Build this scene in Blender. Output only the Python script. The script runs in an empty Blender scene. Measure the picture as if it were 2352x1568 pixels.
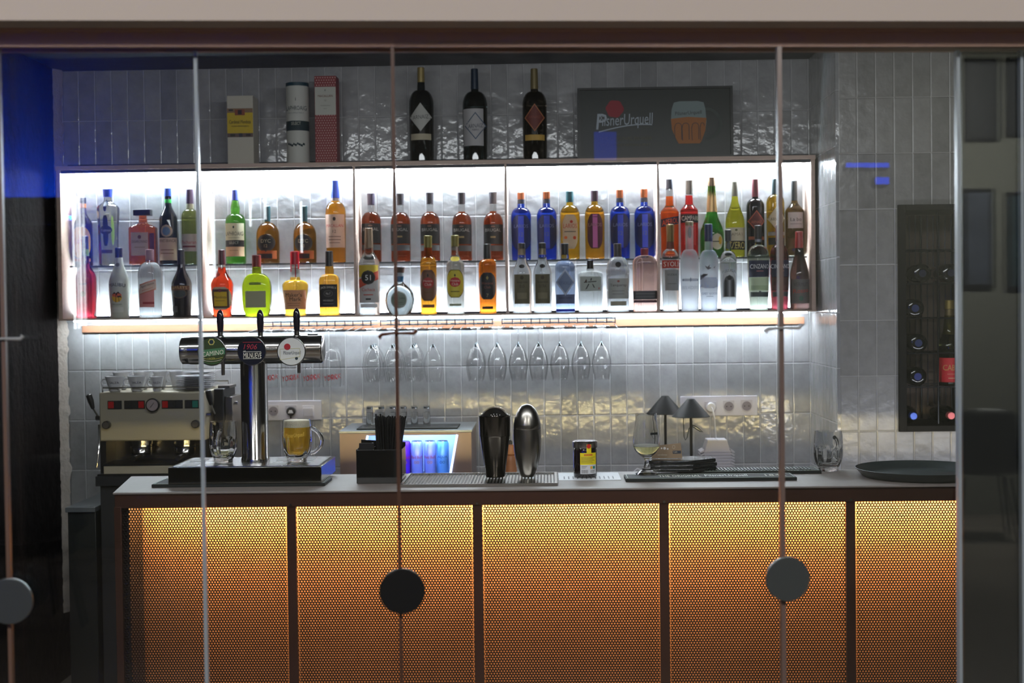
import bpy, math, random
import numpy as np
from mathutils import Vector, Matrix
random.seed(7)
C = bpy.context.scene.collection
D = bpy.data
PI = math.pi
# ------------------------------------------------------------------ camera
YP = 1.42      # front face of the tiled pier
CAM = Vector((0.0, -4.4, 1.66))
YAW, PITCH, ROLL = math.radians(1.4), math.radians(1.47), math.radians(0.72)
FPX = 50/36*2352
_f = Vector((-math.sin(YAW)*math.cos(PITCH), math.cos(YAW)*math.cos(PITCH), -math.sin(PITCH))).normalized()
_r0 = _f.cross(Vector((0, 0, 1))).normalized()
_u0 = _r0.cross(_f).normalized()
RIGHT = _r0*math.cos(ROLL) - _u0*math.sin(ROLL)
UP = _u0*math.cos(ROLL) + _r0*math.sin(ROLL)
cd = D.cameras.new('camera'); cam = D.objects.new('camera', cd); C.objects.link(cam)
R3 = Matrix((RIGHT, UP, -_f)).transposed()
cam.matrix_world = Matrix.Translation(CAM) @ R3.to_4x4()
cd.lens = 50; cd.sensor_width = 36; cd.clip_start = 0.05
cd.dof.use_dof = True; cd.dof.focus_distance = 4.6; cd.dof.aperture_fstop = 4.0
sc = bpy.context.scene
sc.camera = cam
sc.view_settings.view_transform = 'Standard'
sc.view_settings.look = 'None'
sc.view_settings.gamma = 1
sc.view_settings.use_curve_mapping = False
sc.view_settings.exposure = 0.0
w = D.worlds.new('world'); sc.world = w; w.use_nodes = True
w.node_tree.nodes['Background'].inputs[0].default_value = (0.02, 0.025, 0.03, 1)
w.node_tree.nodes['Background'].inputs[1].default_value = 0.3
try:
    sc.cycles.max_bounces = 12; sc.cycles.transmission_bounces = 10
    sc.cycles.transparent_max_bounces = 24; sc.cycles.glossy_bounces = 5; sc.cycles.diffuse_bounces = 4
    sc.cycles.sample_clamp_indirect = 6.0; sc.cycles.caustics_reflective = False
    sc.cycles.blur_glossy = 0.5
except Exception:
    pass

def ray(px, py):
    return (_f*FPX + RIGHT*(px-1176) + UP*(784-py)).normalized()
def at(px, py, Y):
    d = ray(px, py); t = (Y-CAM.y)/d.y
    return CAM + d*t
def atz(px, py, Z):
    d = ray(px, py); t = (Z-CAM.z)/d.z
    return CAM + d*t
def mpp(Y):            # metres per photo pixel at distance Y
    return (Y-CAM.y)/FPX
# the glass front: a vertical plane a little turned against the bar
GA = math.radians(5.2)
G0 = Vector((0.0, -1.6, 0.0))
GE = Vector((math.cos(GA), math.sin(GA), 0)); GN = Vector((-math.sin(GA), math.cos(GA), 0))
def gu(px, py=784, off=0.0):    # pixel -> distance along the glass front, height
    d = ray(px, py); t = ((G0-CAM).dot(GN)+off)/d.dot(GN); p = CAM+d*t
    return (p-G0).dot(GE), p.z
def refl(px, py, Y):   # the point of the dining room that the glass shows at this pixel
    d = ray(px, py); t = (G0-CAM).dot(GN)/d.dot(GN); p = CAM+d*t
    d = d - GN*2*d.dot(GN)
    return p + d*((Y-p.y)/d.y)
# ------------------------------------------------------------------ added fill lights, all unseen sources
def area(name, loc, size, sy, power, col, rot=(0, 0, 0), spread=PI):
    l = D.lights.new(name, 'AREA'); l.shape = 'RECTANGLE'; l.size = size; l.size_y = sy; l.energy = power; l.color = col; l.spread = spread
    o = D.objects.new(name, l); o.location = loc; o.rotation_euler = rot; C.objects.link(o); return o
area('added_dining_fill', (-1.5, -5.2, 3.5), .6, .6, 58, (1, .95, .9), (math.radians(50), 0, 0), 2.2)  # unseen fill, added and tilted to brighten lintel and counter
area('added_dining_fill', (1.6, -5.2, 3.5), .6, .6, 58, (1, .95, .9), (math.radians(50), 0, 0), 2.2)
area('added_dining_fill', (0.0, -7.4, 3.5), 1.2, .6, 30, (1, .93, .84))


area('added_rear_wall_fill', (4.6, -7.4, 3.4), .5, .5, 110, (1, 1, .9), (math.radians(-25), 0, 0))  # added to light the rear wall so its reflection shows
area('added_aisle_fill', (-0.1, -1.15, 2.6), 3.4, .12, 30, (.94, .97, 1), (math.radians(38), 0, 0))  # hidden fill above the glass header, added to brighten pier and bottle labels
area('added_pier_fill', (1.75, .47, 1.02), 1.1, .03, 3.5, (.88, .9, 1.0), (math.radians(90), 0, 0))  # invented source behind the counter, added to brighten the lower pier

# ------------------------------------------------------------------ materials
def lin(c):
    return tuple((x/12.92 if x <= .04045 else ((x+.055)/1.055)**2.4) for x in [v/255 for v in c])
_mc = {}
def mat(c, rough=.5, metal=0., emit=0., spec=.5, bump=None, var=None, name=None, coat=0.):
    k = (tuple(c), rough, metal, emit, spec, bump, var, coat)
    if k in _mc: return _mc[k]
    m = D.materials.new(name or 'paint'); m.use_nodes = True
    nt = m.node_tree; b = nt.nodes['Principled BSDF']
    col = lin(c)+(1,)
    b.inputs['Base Color'].default_value = col
    b.inputs['Roughness'].default_value = rough; b.inputs['Metallic'].default_value = metal
    b.inputs['Specular IOR Level'].default_value = spec
    b.inputs['Coat Weight'].default_value = coat
    if emit:
        b.inputs['Emission Color'].default_value = col; b.inputs['Emission Strength'].default_value = emit
    geo = nt.nodes.new('ShaderNodeTexCoord')
    if var:                                   # (amount, scale)
        n = nt.nodes.new('ShaderNodeTexNoise'); n.inputs['Scale'].default_value = var[1]; n.inputs['Detail'].default_value = 6
        nt.links.new(geo.outputs['Object'], n.inputs['Vector'])
        mx = nt.nodes.new('ShaderNodeMix'); mx.data_type = 'RGBA'
        mx.inputs[6].default_value = tuple(v*(1-var[0]) for v in col[:3])+(1,)
        mx.inputs[7].default_value = tuple(min(1, v*(1+var[0])) for v in col[:3])+(1,)
        nt.links.new(n.outputs['Fac'], mx.inputs[0]); nt.links.new(mx.outputs[2], b.inputs['Base Color'])
    if bump:                                  # (strength, scale)
        n = nt.nodes.new('ShaderNodeTexNoise'); n.inputs['Scale'].default_value = bump[1]; n.inputs['Detail'].default_value = 4
        nt.links.new(geo.outputs['Object'], n.inputs['Vector'])
        bp = nt.nodes.new('ShaderNodeBump'); bp.inputs['Strength'].default_value = bump[0]; bp.inputs['Distance'].default_value = .01
        nt.links.new(n.outputs['Fac'], bp.inputs['Height']); nt.links.new(bp.outputs['Normal'], b.inputs['Normal'])
    _mc[k] = m
    return m
def rawmat(name):
    m = D.materials.new(name); m.use_nodes = True; nt = m.node_tree; nt.nodes.clear()
    o = nt.nodes.new('ShaderNodeOutputMaterial'); return m, nt, o
def glow(c, s, name='light_diffuser'):
    m, nt, o = rawmat(name); e = nt.nodes.new('ShaderNodeEmission')
    e.inputs[0].default_value = tuple(c)+(1,); e.inputs[1].default_value = s; nt.links.new(e.outputs[0], o.inputs[0]); return m
_gc = {}
def bglass(c, ior=1.42, rough=.015, fill=None, h=.3):
    """bottle glass with its content; above FILL (share of H metres) the content ends and the glass is its own colour"""
    k = (tuple(c), ior, rough, fill, h)
    if k in _gc: return _gc[k]
    m = D.materials.new('bottle_glass'); m.use_nodes = True; nt = m.node_tree; b = nt.nodes['Principled BSDF']
    col = tuple(v**.75 for v in lin(c))+(1,)
    b.inputs['Base Color'].default_value = col
    b.inputs['Transmission Weight'].default_value = 1; b.inputs['Roughness'].default_value = rough; b.inputs['IOR'].default_value = ior
    if fill:
        tc = nt.nodes.new('ShaderNodeTexCoord'); sx = nt.nodes.new('ShaderNodeSeparateXYZ'); nt.links.new(tc.outputs['Object'], sx.inputs[0])
        gt = nt.nodes.new('ShaderNodeMath'); gt.operation = 'GREATER_THAN'; gt.inputs[1].default_value = fill*h
        nt.links.new(sx.outputs[2], gt.inputs[0])
        mx = nt.nodes.new('ShaderNodeMix'); mx.data_type = 'RGBA'; mx.inputs[6].default_value = col; mx.inputs[7].default_value = (.93, .96, .96, 1)
        nt.links.new(gt.outputs[0], mx.inputs[0]); nt.links.new(mx.outputs[2], b.inputs['Base Color'])
    _gc[k] = m; return m
def thinglass(tint=(1, 1, 1), ior=1.5, name='thin_glass', extra=0.0):
    m, nt, o = rawmat(name)
    t = nt.nodes.new('ShaderNodeBsdfTransparent'); t.inputs[0].default_value = tuple(tint)+(1,)
    g = nt.nodes.new('ShaderNodeBsdfGlossy'); g.inputs['Roughness'].default_value = 0.0
    f = nt.nodes.new('ShaderNodeLayerWeight'); f.inputs[0].default_value = .5; f0 = ((ior-1)/(ior+1))**2
    mx = nt.nodes.new('ShaderNodeMixShader')
    pw = nt.nodes.new('ShaderNodeMath'); pw.operation = 'POWER'; pw.inputs[1].default_value = 5; nt.links.new(f.outputs['Facing'], pw.inputs[0])
    ma = nt.nodes.new('ShaderNodeMath'); ma.operation = 'MULTIPLY_ADD'; ma.inputs[1].default_value = 1-f0; ma.inputs[2].default_value = f0; ma.use_clamp = True
    nt.links.new(pw.outputs[0], ma.inputs[0]); nt.links.new(ma.outputs[0], mx.inputs[0])
    nt.links.new(t.outputs[0], mx.inputs[1]); nt.links.new(g.outputs[0], mx.inputs[2])
    nt.links.new(mx.outputs[0], o.inputs[0]); return m
def tiles(name, axis, w_, h_, z0, x0, base=(186, 186, 188), rough=.11):
    """glazed handmade tiles: straight stack, pale joints, wavy glaze, every tile tilted a little"""
    m = D.materials.new(name); m.use_nodes = True; nt = m.node_tree; b = nt.nodes['Principled BSDF']
    N, L = nt.nodes.new, nt.links.new
    g = N('ShaderNodeNewGeometry'); s = N('ShaderNodeSeparateXYZ'); L(g.outputs['Position'], s.inputs[0])
    def mth(op, a, c=None):
        n = N('ShaderNodeMath'); n.operation = op
        for i, v in enumerate((a, c)):
            if v is None: continue
            if isinstance(v, (int, float)): n.inputs[i].default_value = v
            else: L(v, n.inputs[i])
        return n.outputs[0]
    u = mth('DIVIDE', mth('SUBTRACT', s.outputs[axis], x0), w_)
    v = mth('DIVIDE', mth('SUBTRACT', s.outputs[2], z0), h_)
    fu, fv = mth('FRACT', u), mth('FRACT', v)
    iu, iv = mth('FLOOR', u), mth('FLOOR', v)
    du = mth('MULTIPLY', mth('MINIMUM', fu, mth('SUBTRACT', 1.0, fu)), w_)
    dv = mth('MULTIPLY', mth('MINIMUM', fv, mth('SUBTRACT', 1.0, fv)), h_)
    dm = mth('MINIMUM', du, dv)
    joint = mth('LESS_THAN', dm, .0011)
    edge = mth('MINIMUM', mth('DIVIDE', dm, .0045), 1.0)
    cb = N('ShaderNodeCombineXYZ'); L(iu, cb.inputs[0]); L(iv, cb.inputs[1]); L(mth('MULTIPLY', iu, .37), cb.inputs[2])
    wn = N('ShaderNodeTexWhiteNoise'); L(cb.outputs[0], wn.inputs['Vector'])
    # each tile samples its own patch of noise
    off = N('ShaderNodeVectorMath'); off.operation = 'MULTIPLY_ADD'; L(wn.outputs['Color'], off.inputs[0]); off.inputs[1].default_value = (9, 9, 9); L(g.outputs['Position'], off.inputs[2])
    n1 = N('ShaderNodeTexNoise'); n1.inputs['Scale'].default_value = 16; n1.inputs['Detail'].default_value = 3; L(off.outputs[0], n1.inputs['Vector'])
    n2 = N('ShaderNodeTexNoise'); n2.inputs['Scale'].default_value = 14; n2.inputs['Detail'].default_value = 8; n2.inputs['Roughness'].default_value = .65; L(off.outputs[0], n2.inputs['Vector'])
    c = lin(base)
    mx = N('ShaderNodeMix'); mx.data_type = 'RGBA'; mx.inputs[6].default_value = tuple(x*.6 for x in c)+(1,); mx.inputs[7].default_value = tuple(min(1, x*1.25) for x in c)+(1,)
    L(n2.outputs['Fac'], mx.inputs[0])
    mx2 = N('ShaderNodeMix'); mx2.data_type = 'RGBA'; mx2.blend_type = 'MULTIPLY'; mx2.inputs[0].default_value = .25
    L(mx.outputs[2], mx2.inputs[6]); L(wn.outputs['Value'], mx2.inputs[7])
    mx3 = N('ShaderNodeMix'); mx3.data_type = 'RGBA'; L(joint, mx3.inputs[0]); L(mx2.outputs[2], mx3.inputs[6]); mx3.inputs[7].default_value = tuple(min(1, x*1.5) for x in c)+(1,)
    L(mx3.outputs[2], b.inputs['Base Color'])
    b.inputs['Roughness'].default_value = rough
    # height: tilt per tile + waves + rounded edge
    sp = N('ShaderNodeSeparateColor'); L(wn.outputs['Color'], sp.inputs[0])
    tl = mth('ADD', mth('MULTIPLY', mth('SUBTRACT', fu, .5), mth('MULTIPLY', mth('SUBTRACT', sp.outputs[0], .5), .12)),
             mth('MULTIPLY', mth('SUBTRACT', fv, .5), mth('MULTIPLY', mth('SUBTRACT', sp.outputs[1], .5), .35)))
    hgt = mth('ADD', mth('ADD', tl, mth('MULTIPLY', n1.outputs['Fac'], .55)), mth('MULTIPLY', edge, .30))
    bp = N('ShaderNodeBump'); bp.inputs['Strength'].default_value = .8; bp.inputs['Distance'].default_value = .008
    L(hgt, bp.inputs['Height']); L(bp.outputs['Normal'], b.inputs['Normal'])
    return m
def wood(c1, c2, name='wood', rough=.45, scale=6, vec=(1, 12, 12)):
    m = D.materials.new(name); m.use_nodes = True; nt = m.node_tree; b = nt.nodes['Principled BSDF']
    tc = nt.nodes.new('ShaderNodeTexCoord'); mp = nt.nodes.new('ShaderNodeMapping'); mp.inputs['Scale'].default_value = vec
    nt.links.new(tc.outputs['Object'], mp.inputs[0])
    n = nt.nodes.new('ShaderNodeTexNoise'); n.inputs['Scale'].default_value = scale; n.inputs['Detail'].default_value = 8; nt.links.new(mp.outputs[0], n.inputs['Vector'])
    mx = nt.nodes.new('ShaderNodeMix'); mx.data_type = 'RGBA'; mx.inputs[6].default_value = lin(c1)+(1,); mx.inputs[7].default_value = lin(c2)+(1,)
    nt.links.new(n.outputs['Fac'], mx.inputs[0]); nt.links.new(mx.outputs[2], b.inputs['Base Color'])
    b.inputs['Roughness'].default_value = rough
    return m
STEEL = mat((200, 198, 195), .14, 1.0, name='polished_steel')
BRUSH = mat((150, 146, 140), .28, 1.0, name='brushed_steel')
BLACK = mat((16, 16, 18), .35, name='black_plastic')
RUBBER = mat((12, 17, 16), .75, name='black_rubber')
GUN = mat((92, 88, 82), .18, 1.0, name='gunmetal')

# ------------------------------------------------------------------ mesh helpers
class MB:
    def __init__(s): s.v = []; s.f = []; s.m = []
    def add(s, vs, fs, mi=0):
        n = len(s.v); s.v += [tuple(p) for p in vs]; s.f += [tuple(i+n for i in f) for f in fs]; s.m += [mi]*len(fs)
        return s
    def box(s, x0, x1, y0, y1, z0, z1, mi=0):
        v = [(x, y, z) for z in (z0, z1) for y in (y0, y1) for x in (x0, x1)]
        return s.add(v, [(0, 2, 3, 1), (4, 5, 7, 6), (0, 1, 5, 4), (2, 6, 7, 3), (0, 4, 6, 2), (1, 3, 7, 5)], mi)
    def prism(s, poly, y0, y1, mi=0, axis='y'):
        """polygon in (x, z) pulled from y0 to y1; axis z: polygon in (x, y); axis x: polygon in (y, z)"""
        n = len(poly)
        def P(a, b, t): return (a, t, b) if axis == 'y' else ((a, b, t) if axis == 'z' else (t, a, b))
        v = [P(a, b, y0) for a, b in poly] + [P(a, b, y1) for a, b in poly]
        f = [tuple(range(n)), tuple(range(2*n-1, n-1, -1))] + [(i, i+n, (i+1) % n+n, (i+1) % n) for i in range(n)]
        return s.add(v, f, mi)
    def lathe(s, prof, cx=0, cy=0, seg=24, mi=0, ex=2.0, ey=1.0, cap0=True, cap1=True, fn=None, rot=0.0):
        """prof: list of (z, r); ex: superellipse exponent; ey: depth factor; fn(theta, z, r) -> r"""
        v = []; n = len(prof)
        for z, r in prof:
            for k in range(seg):
                t = 2*PI*k/seg + rot; c_, s_ = math.cos(t), math.sin(t)
                if ex != 2.0:
                    q = (abs(c_)**ex + abs(s_)**ex)**(-1/ex)
                else: q = 1
                rr = fn(t, z, r) if fn else r
                v.append((cx+rr*q*c_, cy+rr*q*s_*ey, z))
        f = [(i*seg+k, i*seg+(k+1) % seg, (i+1)*seg+(k+1) % seg, (i+1)*seg+k) for i in range(n-1) for k in range(seg)]
        if cap0: f.append(tuple(range(seg-1, -1, -1)))
        if cap1: f.append(tuple((n-1)*seg+k for k in range(seg)))
        return s.add(v, f, mi)
    def tube(s, pts, r, seg=8, mi=0, closed=False, rs=None):
        pts = [Vector(p) for p in pts]; n = len(pts); v = []; last = None
        for i, p in enumerate(pts):
            a = pts[(i-1) % n] if (closed or i > 0) else p; b = pts[(i+1) % n] if (closed or i < n-1) else p
            d = (b-a).normalized()
            ref = last if last is not None else (Vector((0, 0, 1)) if abs(d.z) < .9 else Vector((1, 0, 0)))
            x = (ref - d*ref.dot(d))
            if x.length < 1e-5: x = Vector((1, 0, 0)) - d*d.x
            x.normalize(); last = x; y = d.cross(x); rr = rs[i] if rs else r
            for k in range(seg):
                t = 2*PI*k/seg; v.append(p + x*math.cos(t)*rr + y*math.sin(t)*rr)
        m_ = n if closed else n-1
        f = [(i*seg+k, i*seg+(k+1) % seg, ((i+1) % n)*seg+(k+1) % seg, ((i+1) % n)*seg+k) for i in range(m_) for k in range(seg)]
        if not closed: f += [tuple(range(seg-1, -1, -1)), tuple((n-1)*seg+k for k in range(seg))]
        return s.add(v, f, mi)
    def ycyl(s, cx, cz, r, y0, y1, seg=32, mi=0):      # disc or drum whose axis runs front to back
        return s.prism([(cx+r*math.cos(2*PI*k/seg), cz+r*math.sin(2*PI*k/seg)) for k in range(seg)], y0, y1, mi)
    def text(s, txt, cx, cz, h, fn, mi=0, wmax=None, arch=0.0, slant=0.0, sq=1.0, tilt=0.0):
        """flat lettering centred on (cx, cz), h high; fn(x, z) -> 3-D point on the surface"""
        vs, fs = glyphs(txt)
        x0 = min(p[0] for p in vs); x1 = max(p[0] for p in vs); z0 = min(p[1] for p in vs); z1 = max(p[1] for p in vs)
        k = h/max(z1-z0, 1e-6); kx = k*sq
        if wmax and (x1-x0)*kx > wmax: kx = wmax/(x1-x0)
        out = []
        for a, b in vs:
            x = (a-(x0+x1)/2)*kx; z = (b-(z0+z1)/2)*k
            x += slant*z; hw = max((x1-x0)/2*kx, 1e-6)
            z += arch*(1-(x/hw)**2) + tilt*x
            out.append(fn(cx+x, cz+z))
        return s.add(out, fs, mi)
    def build(s, name, mats, parent=None, loc=(0, 0, 0), smooth=True, bevel=0, angle=35, kind=None):
        me = D.meshes.new(name); me.from_pydata(s.v, [], s.f)
        if not isinstance(mats, (list, tuple)): mats = [mats]
        for m in mats: me.materials.append(m)
        me.polygons.foreach_set('material_index', s.m)
        if smooth:
            me.polygons.foreach_set('use_smooth', [True]*len(s.f))
            me.set_sharp_from_angle(angle=math.radians(angle))
        me.update()
        o = D.objects.new(name, me); o.location = loc; C.objects.link(o)
        if parent: o.parent = parent
        if bevel:
            b = o.modifiers.new('edge', 'BEVEL'); b.width = bevel; b.segments = 2; b.limit_method = 'ANGLE'; b.harden_normals = False
        if kind: o['kind'] = kind
        return o
_glyph = {}
def glyphs(txt):
    if txt in _glyph: return _glyph[txt]
    cu = D.curves.new('t', 'FONT'); cu.body = txt; cu.size = 1; cu.resolution_u = 2; cu.fill_mode = 'FRONT'
    o = D.objects.new('t', cu); C.objects.link(o)
    me = D.meshes.new_from_object(o)
    r = ([(v.co.x, v.co.y) for v in me.vertices], [tuple(p.vertices) for p in me.polygons])
    D.objects.remove(o); D.curves.remove(cu); D.meshes.remove(me)
    _glyph[txt] = r; return r
def root(name, label, cat, loc=(0, 0, 0), group=None, rotz=0, kind=None):
    o = D.objects.new(name, None); o.empty_display_size = .05; C.objects.link(o); o.location = loc; o.rotation_euler = (0, 0, rotz)
    if label: o['label'] = label
    if cat: o['category'] = cat
    if group: o['group'] = group
    if kind: o['kind'] = kind
    return o
def tag(o, label, cat, group=None):
    o['label'] = label; o['category'] = cat
    if group: o['group'] = group
    return o
def dup(r, loc, label, group=None, rotz=None):
    n = r.copy(); C.objects.link(n); n.location = loc; n['label'] = label
    if rotz is not None: n.rotation_euler = (0, 0, rotz)
    if group: n['group'] = group
    for ch in list(r.children):
        c = ch.copy(); C.objects.link(c); c.parent = n
        for g in ch.children:
            d = g.copy(); C.objects.link(d); d.parent = c
    return n
# ================================================================== THE SETTING
ZC = at(600, 1127, 0).z                      # counter top
WY = 2.0                                     # tiled wall behind the bar
XL = at(150, 600, WY).x                      # side wall of the niche
XR = at(1858, 600, WY).x                     # other end of the niche
XFR = at(1928, 600, YP).x
ZCEIL = at(1000, 150, WY).z
BOXY = 1.80                                  # front of the bottle shelf
zt = at(0, 0, 0)
jz = at(1000, 497, WY).z; 
tw = tiles('glazed_wall_tiles', 0, .0745, .2255, jz, at(905, 640, WY).x)
ts = tiles('glazed_wall_tiles_side', 1, .0745, .2255, jz, 0.02)
MB().box(XL-.3, XR+.8, WY, WY+.15, 0, ZCEIL+.1).build('wall_back', tw, kind='structure')
# side wall of the niche: rough plaster ending in a broken edge against the tiles
plaster = mat((30, 27, 27), .95, spec=.05, bump=(.9, 22), var=(.45, 14), name='rough_plaster')
mb = MB(); nz = 150
MB().box(XL-.25, XL-.012, -1.3, WY, 0, ZCEIL+.1).build('wall_left', plaster, kind='structure')
rng = random.Random(3); vs = []; fs = []
for i in range(nz+1):
    z = .3 + (ZCEIL-.3)*i/nz
    a = .003*math.sin(i*.35)+.003*math.sin(i*1.13+1)+rng.uniform(-.004, .004)
    vs += [(XL-.02, WY-.02, z), (XL+.006+a*.4, WY-.015, z), (XL+.012+a, WY-.03+a*.6, z), (XL+.002+a*.5, WY-.06+rng.uniform(-.01, .01), z), (XL-.02, WY-.10, z)]
for i in range(nz):
    for k in range(4): fs.append((i*5+k, i*5+k+1, (i+1)*5+k+1, (i+1)*5+k))
mb.add(vs, fs); mb.build('trim_1', mat((176, 166, 158), .9, bump=(.8, 60), name='broken_plaster'), kind='structure')
# tiled pier on the other side with the recess of the wine rack
nx0, nx1 = at(2062, 700, YP).x, at(2250, 700, YP).x
nz0, nz1 = at(2120, 990, YP).z, at(2120, 470, YP).z
tr = tiles('glazed_pier_tiles', 0, .0745, .2255, at(1990, 990, YP).z, XFR, base=(172, 170, 168), rough=.25)
mb = MB()
mb.box(XFR+.001, nx0, YP, WY+.0, 0, ZCEIL+.1).box(nx0, nx1, YP, WY, nz1, ZCEIL+.1).box(nx0, nx1, YP, WY, 0, nz0).box(nx1, nx1+1.2, YP, WY, 0, ZCEIL+.1).box(nx0, nx1, YP+.32, WY, nz0, nz1)
mb.build('wall_right', tr, kind='structure', smooth=False)
MB().box(XFR-.012, XFR+.001, YP, WY, 0, ZCEIL+.1).build('trim_2', ts, kind='structure', smooth=False)
MB().box(XL-.3, nx1+1.2, -1.3, WY+.1, ZCEIL, ZCEIL+.1).build('ceiling', mat((30, 32, 36), .45, bump=(.5, 5), name='dark_ceiling'), kind='structure')
MB().box(-6, 6, -9.2, WY+.2, -.1, 0).build('floor', mat((120, 112, 104), .25, var=(.3, 1.5), name='polished_floor'), kind='structure')
# dining room, seen only in the glass
RY = -9.0
dw = mat((112, 112, 104), .9, bump=(.1, 8), name='dining_plaster')
MB().box(-6, 6, RY-.15, RY, 0, 3.7).build('wall_rear', dw, kind='structure')
MB().box(-6.1, -6, RY, WY, 0, 3.7).build('wall_west', dw, kind='structure')
MB().box(6, 6.1, RY, WY, 0, 3.7).build('wall_east', dw, kind='structure')
MB().box(-6, 6, RY, -1.0, 3.6, 3.7).build('ceiling_dining', mat((60, 60, 62), .8, name='dining_ceiling'), kind='structure')
# ------------------------------------------------------------------ glass front
gp = thinglass((.97, .98, .98), 1.62, 'glass_pane')
hz0 = gu(1176, 107)[1]; hz1 = gu(1176, 50)[1]
hz1 = 1.66+(hz1-1.66)*(2.72/2.8)-.0
hdr = mat((176, 140, 122), .45, name='dark_bronze')
def gobj(mb, name, m, parent=None, **k):
    o = mb.build(name, m, parent, **k)
    if not parent: o.location = G0; o.rotation_euler = (0, 0, GA)
    return o
lint = MB(); lint.box(-4.5, 4.5, -.09, .2, hz1, 3.6)
gobj(lint, 'wall_front', mat((190, 180, 172), .85, bump=(.06, 30), name='lintel_plaster'), kind='structure')
mb = MB(); mb.box(-4.5, 4.5, -.02, .10, hz0+.028, hz1+.003).box(-4.5, 4.5, .0, .012, hz0, hz0+.028).box(-4.5, 4.5, .055, .067, hz0, hz0+.028)
gobj(mb, 'trim_3', hdr, kind='structure')
mb = MB(); ud = gu(2212)[0]
ub = gu(2212, 784, .064)[0]
mb.box(ub, 4.5, .064, .082, 0, hz0+.02)
gobj(mb, 'wall_divider', mat((26, 27, 27), .5, name='dark_wall'), kind='structure')
def leaf(n, u0, u1, off, edges, t=.010):
    r = root('door_%d' % n, None, None, G0, kind='structure', rotz=GA)
    MB().box(u0, u1, off, off+t, .02, hz0+.012).build('glass_pane', gp, r, smooth=False)
    return r
UA, UB, UC, UD, UE, UF = [gu(p, 784, o_)[0] for p, o_ in ((8, 0), (461, .05), (911, 0), (1795, 0), (2201, .05), (2346, .05))]
g1 = leaf(1, -3.4, UA-.003, 0, None); g2 = leaf(2, UA+.003, UC-.003, 0, None); g3 = leaf(3, UC+.003, UD-.003, 0, None); g4 = leaf(4, UD+.003, UD+.77, 0, None)
g5 = leaf(5, -3.4, UB, .045, None, .012); g6 = leaf(6, UE, UF, .045, None, .012)
seal = mat((96, 74, 62), .4, name='edge_seal'); seal2 = mat((100, 84, 78), .35, name='pale_edge_seal')
for u, r, m_, w2 in ((UA, g2, seal, .0035), (UC, g3, mat((70, 45, 32), .4, name='brown_seal'), .0035), (UD, g4, seal2, .0045)):
    MB().box(u-w2, u+w2, -.002, .014, .02, hz0).build('edge_seal', m_, r)
edgeglass = mat((160, 170, 180), .3, name='polished_glass_edge', spec=.5)
for u, r, m_ in ((UB, g5, edgeglass), (UE, g6, edgeglass), (UF, g6, edgeglass)):
    MB().box(u-.003, u+.0035, .043, .059, .02, hz0).build('polished_edge', m_, r)
def knob(r, u, py, dark):
    z = gu(1176+(u-gu(1176)[0])*1166, py)[1]
    mm = mat((24, 25, 26), .35, .3, name='black_handle') if dark else mat((92, 98, 100), .3, .7, name='grey_handle')
    MB().ycyl(u, z, .0445, -.022, -.014, 48).ycyl(u, z, .014, -.014, .0, 24).build('round_handle', mm, r, bevel=.0015)
knob(g3, UC+.004, 1353, True); knob(g4, UD+.004, 1325, False); knob(g2, UA+.006, 1375, False)
for u, r, col in ((UC, g3, (96, 62, 48)), (UD, g4, (190, 195, 200)), (UA, g2, (190, 195, 200))):
    z = gu(905, 766)[1]
    mb = MB(); mb.tube([(u-.034, -.006, z-.007), (u-.028, -.008, z-.001), (u-.002, -.010, z+.001), (u+.034, -.008, z+.0), (u+.038, -.006, z+.006)], .003, rs=[.0045, .0035, .0022, .0035, .0045])
    mb.build('latch', mat(col, .35, .6, name='latch_metal'), r)

# ------------------------------------------------------------------ LED strips
WHITE = (.80, .91, 1.0)
def zline(px, py, Y): return at(px, py, Y).z
zBt = zline(1176, 366, BOXY); zBb = zline(1176, 735, BOXY)      # outer top and bottom of the shelf box
TH = .018
BT = zline(1176, 720, 1.85)                                     # what the lower bottles stand on
BM = zline(1176, 598, 1.95)                                     # glass shelf under the upper bottles
bxl = [at(p, 560, BOXY).x for p in (130, 462, 815, 1163, 1513, 1875)]
cab = root('bottle_shelf', 'long open wooden wall shelf in five bays full of backlit bottles', 'shelf', ((bxl[0]+bxl[-1])/2, WY, BT-.02))
ox, oy, oz = cab.location
wd = wood((196, 170, 156), (226, 200, 184), 'pale_oak', .5)
dkm = mat((40, 44, 56), .5, name='dark_lining')
mb = MB(); mb.box(bxl[0]-ox, bxl[-1]-ox, BOXY-oy, -.001, zBt-TH-oz, zBt-oz)
mb.build('top_board', wd, cab, bevel=.001)
mb = MB(); mb.box(bxl[0]-ox, bxl[-1]-ox, BOXY-oy, -.001, BT-.006-oz, BT-oz)
mb.build('bottom_board', wd, cab, bevel=.001)
for i, x in enumerate(bxl):
    hw = .009 if i in (0, 5) else .005
    x = x + (.012 if i == 0 else -.012 if i == 5 else 0)
    MB().box(x-hw-ox, x+hw-ox, BOXY-oy, -.001, BT-oz, zBt-TH-oz).build('side_panel' if i in (0, 5) else 'divider', wd, cab, bevel=.001)
MB().box(bxl[0]-ox, bxl[-1]-ox, -.035, -.001, zBt-oz, zBt+.022-oz).box(bxl[0]-ox, bxl[-1]-ox, BOXY+.01-oy, BOXY+.03-oy, zBt-TH-.012-oz, zBt-TH-oz).build('dark_lip', dkm, cab)
sg = mat((120, 140, 150), .08, name='shelf_glass_edge')
shg = thinglass((.86, .93, .93), 1.5, 'shelf_glass')
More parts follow.
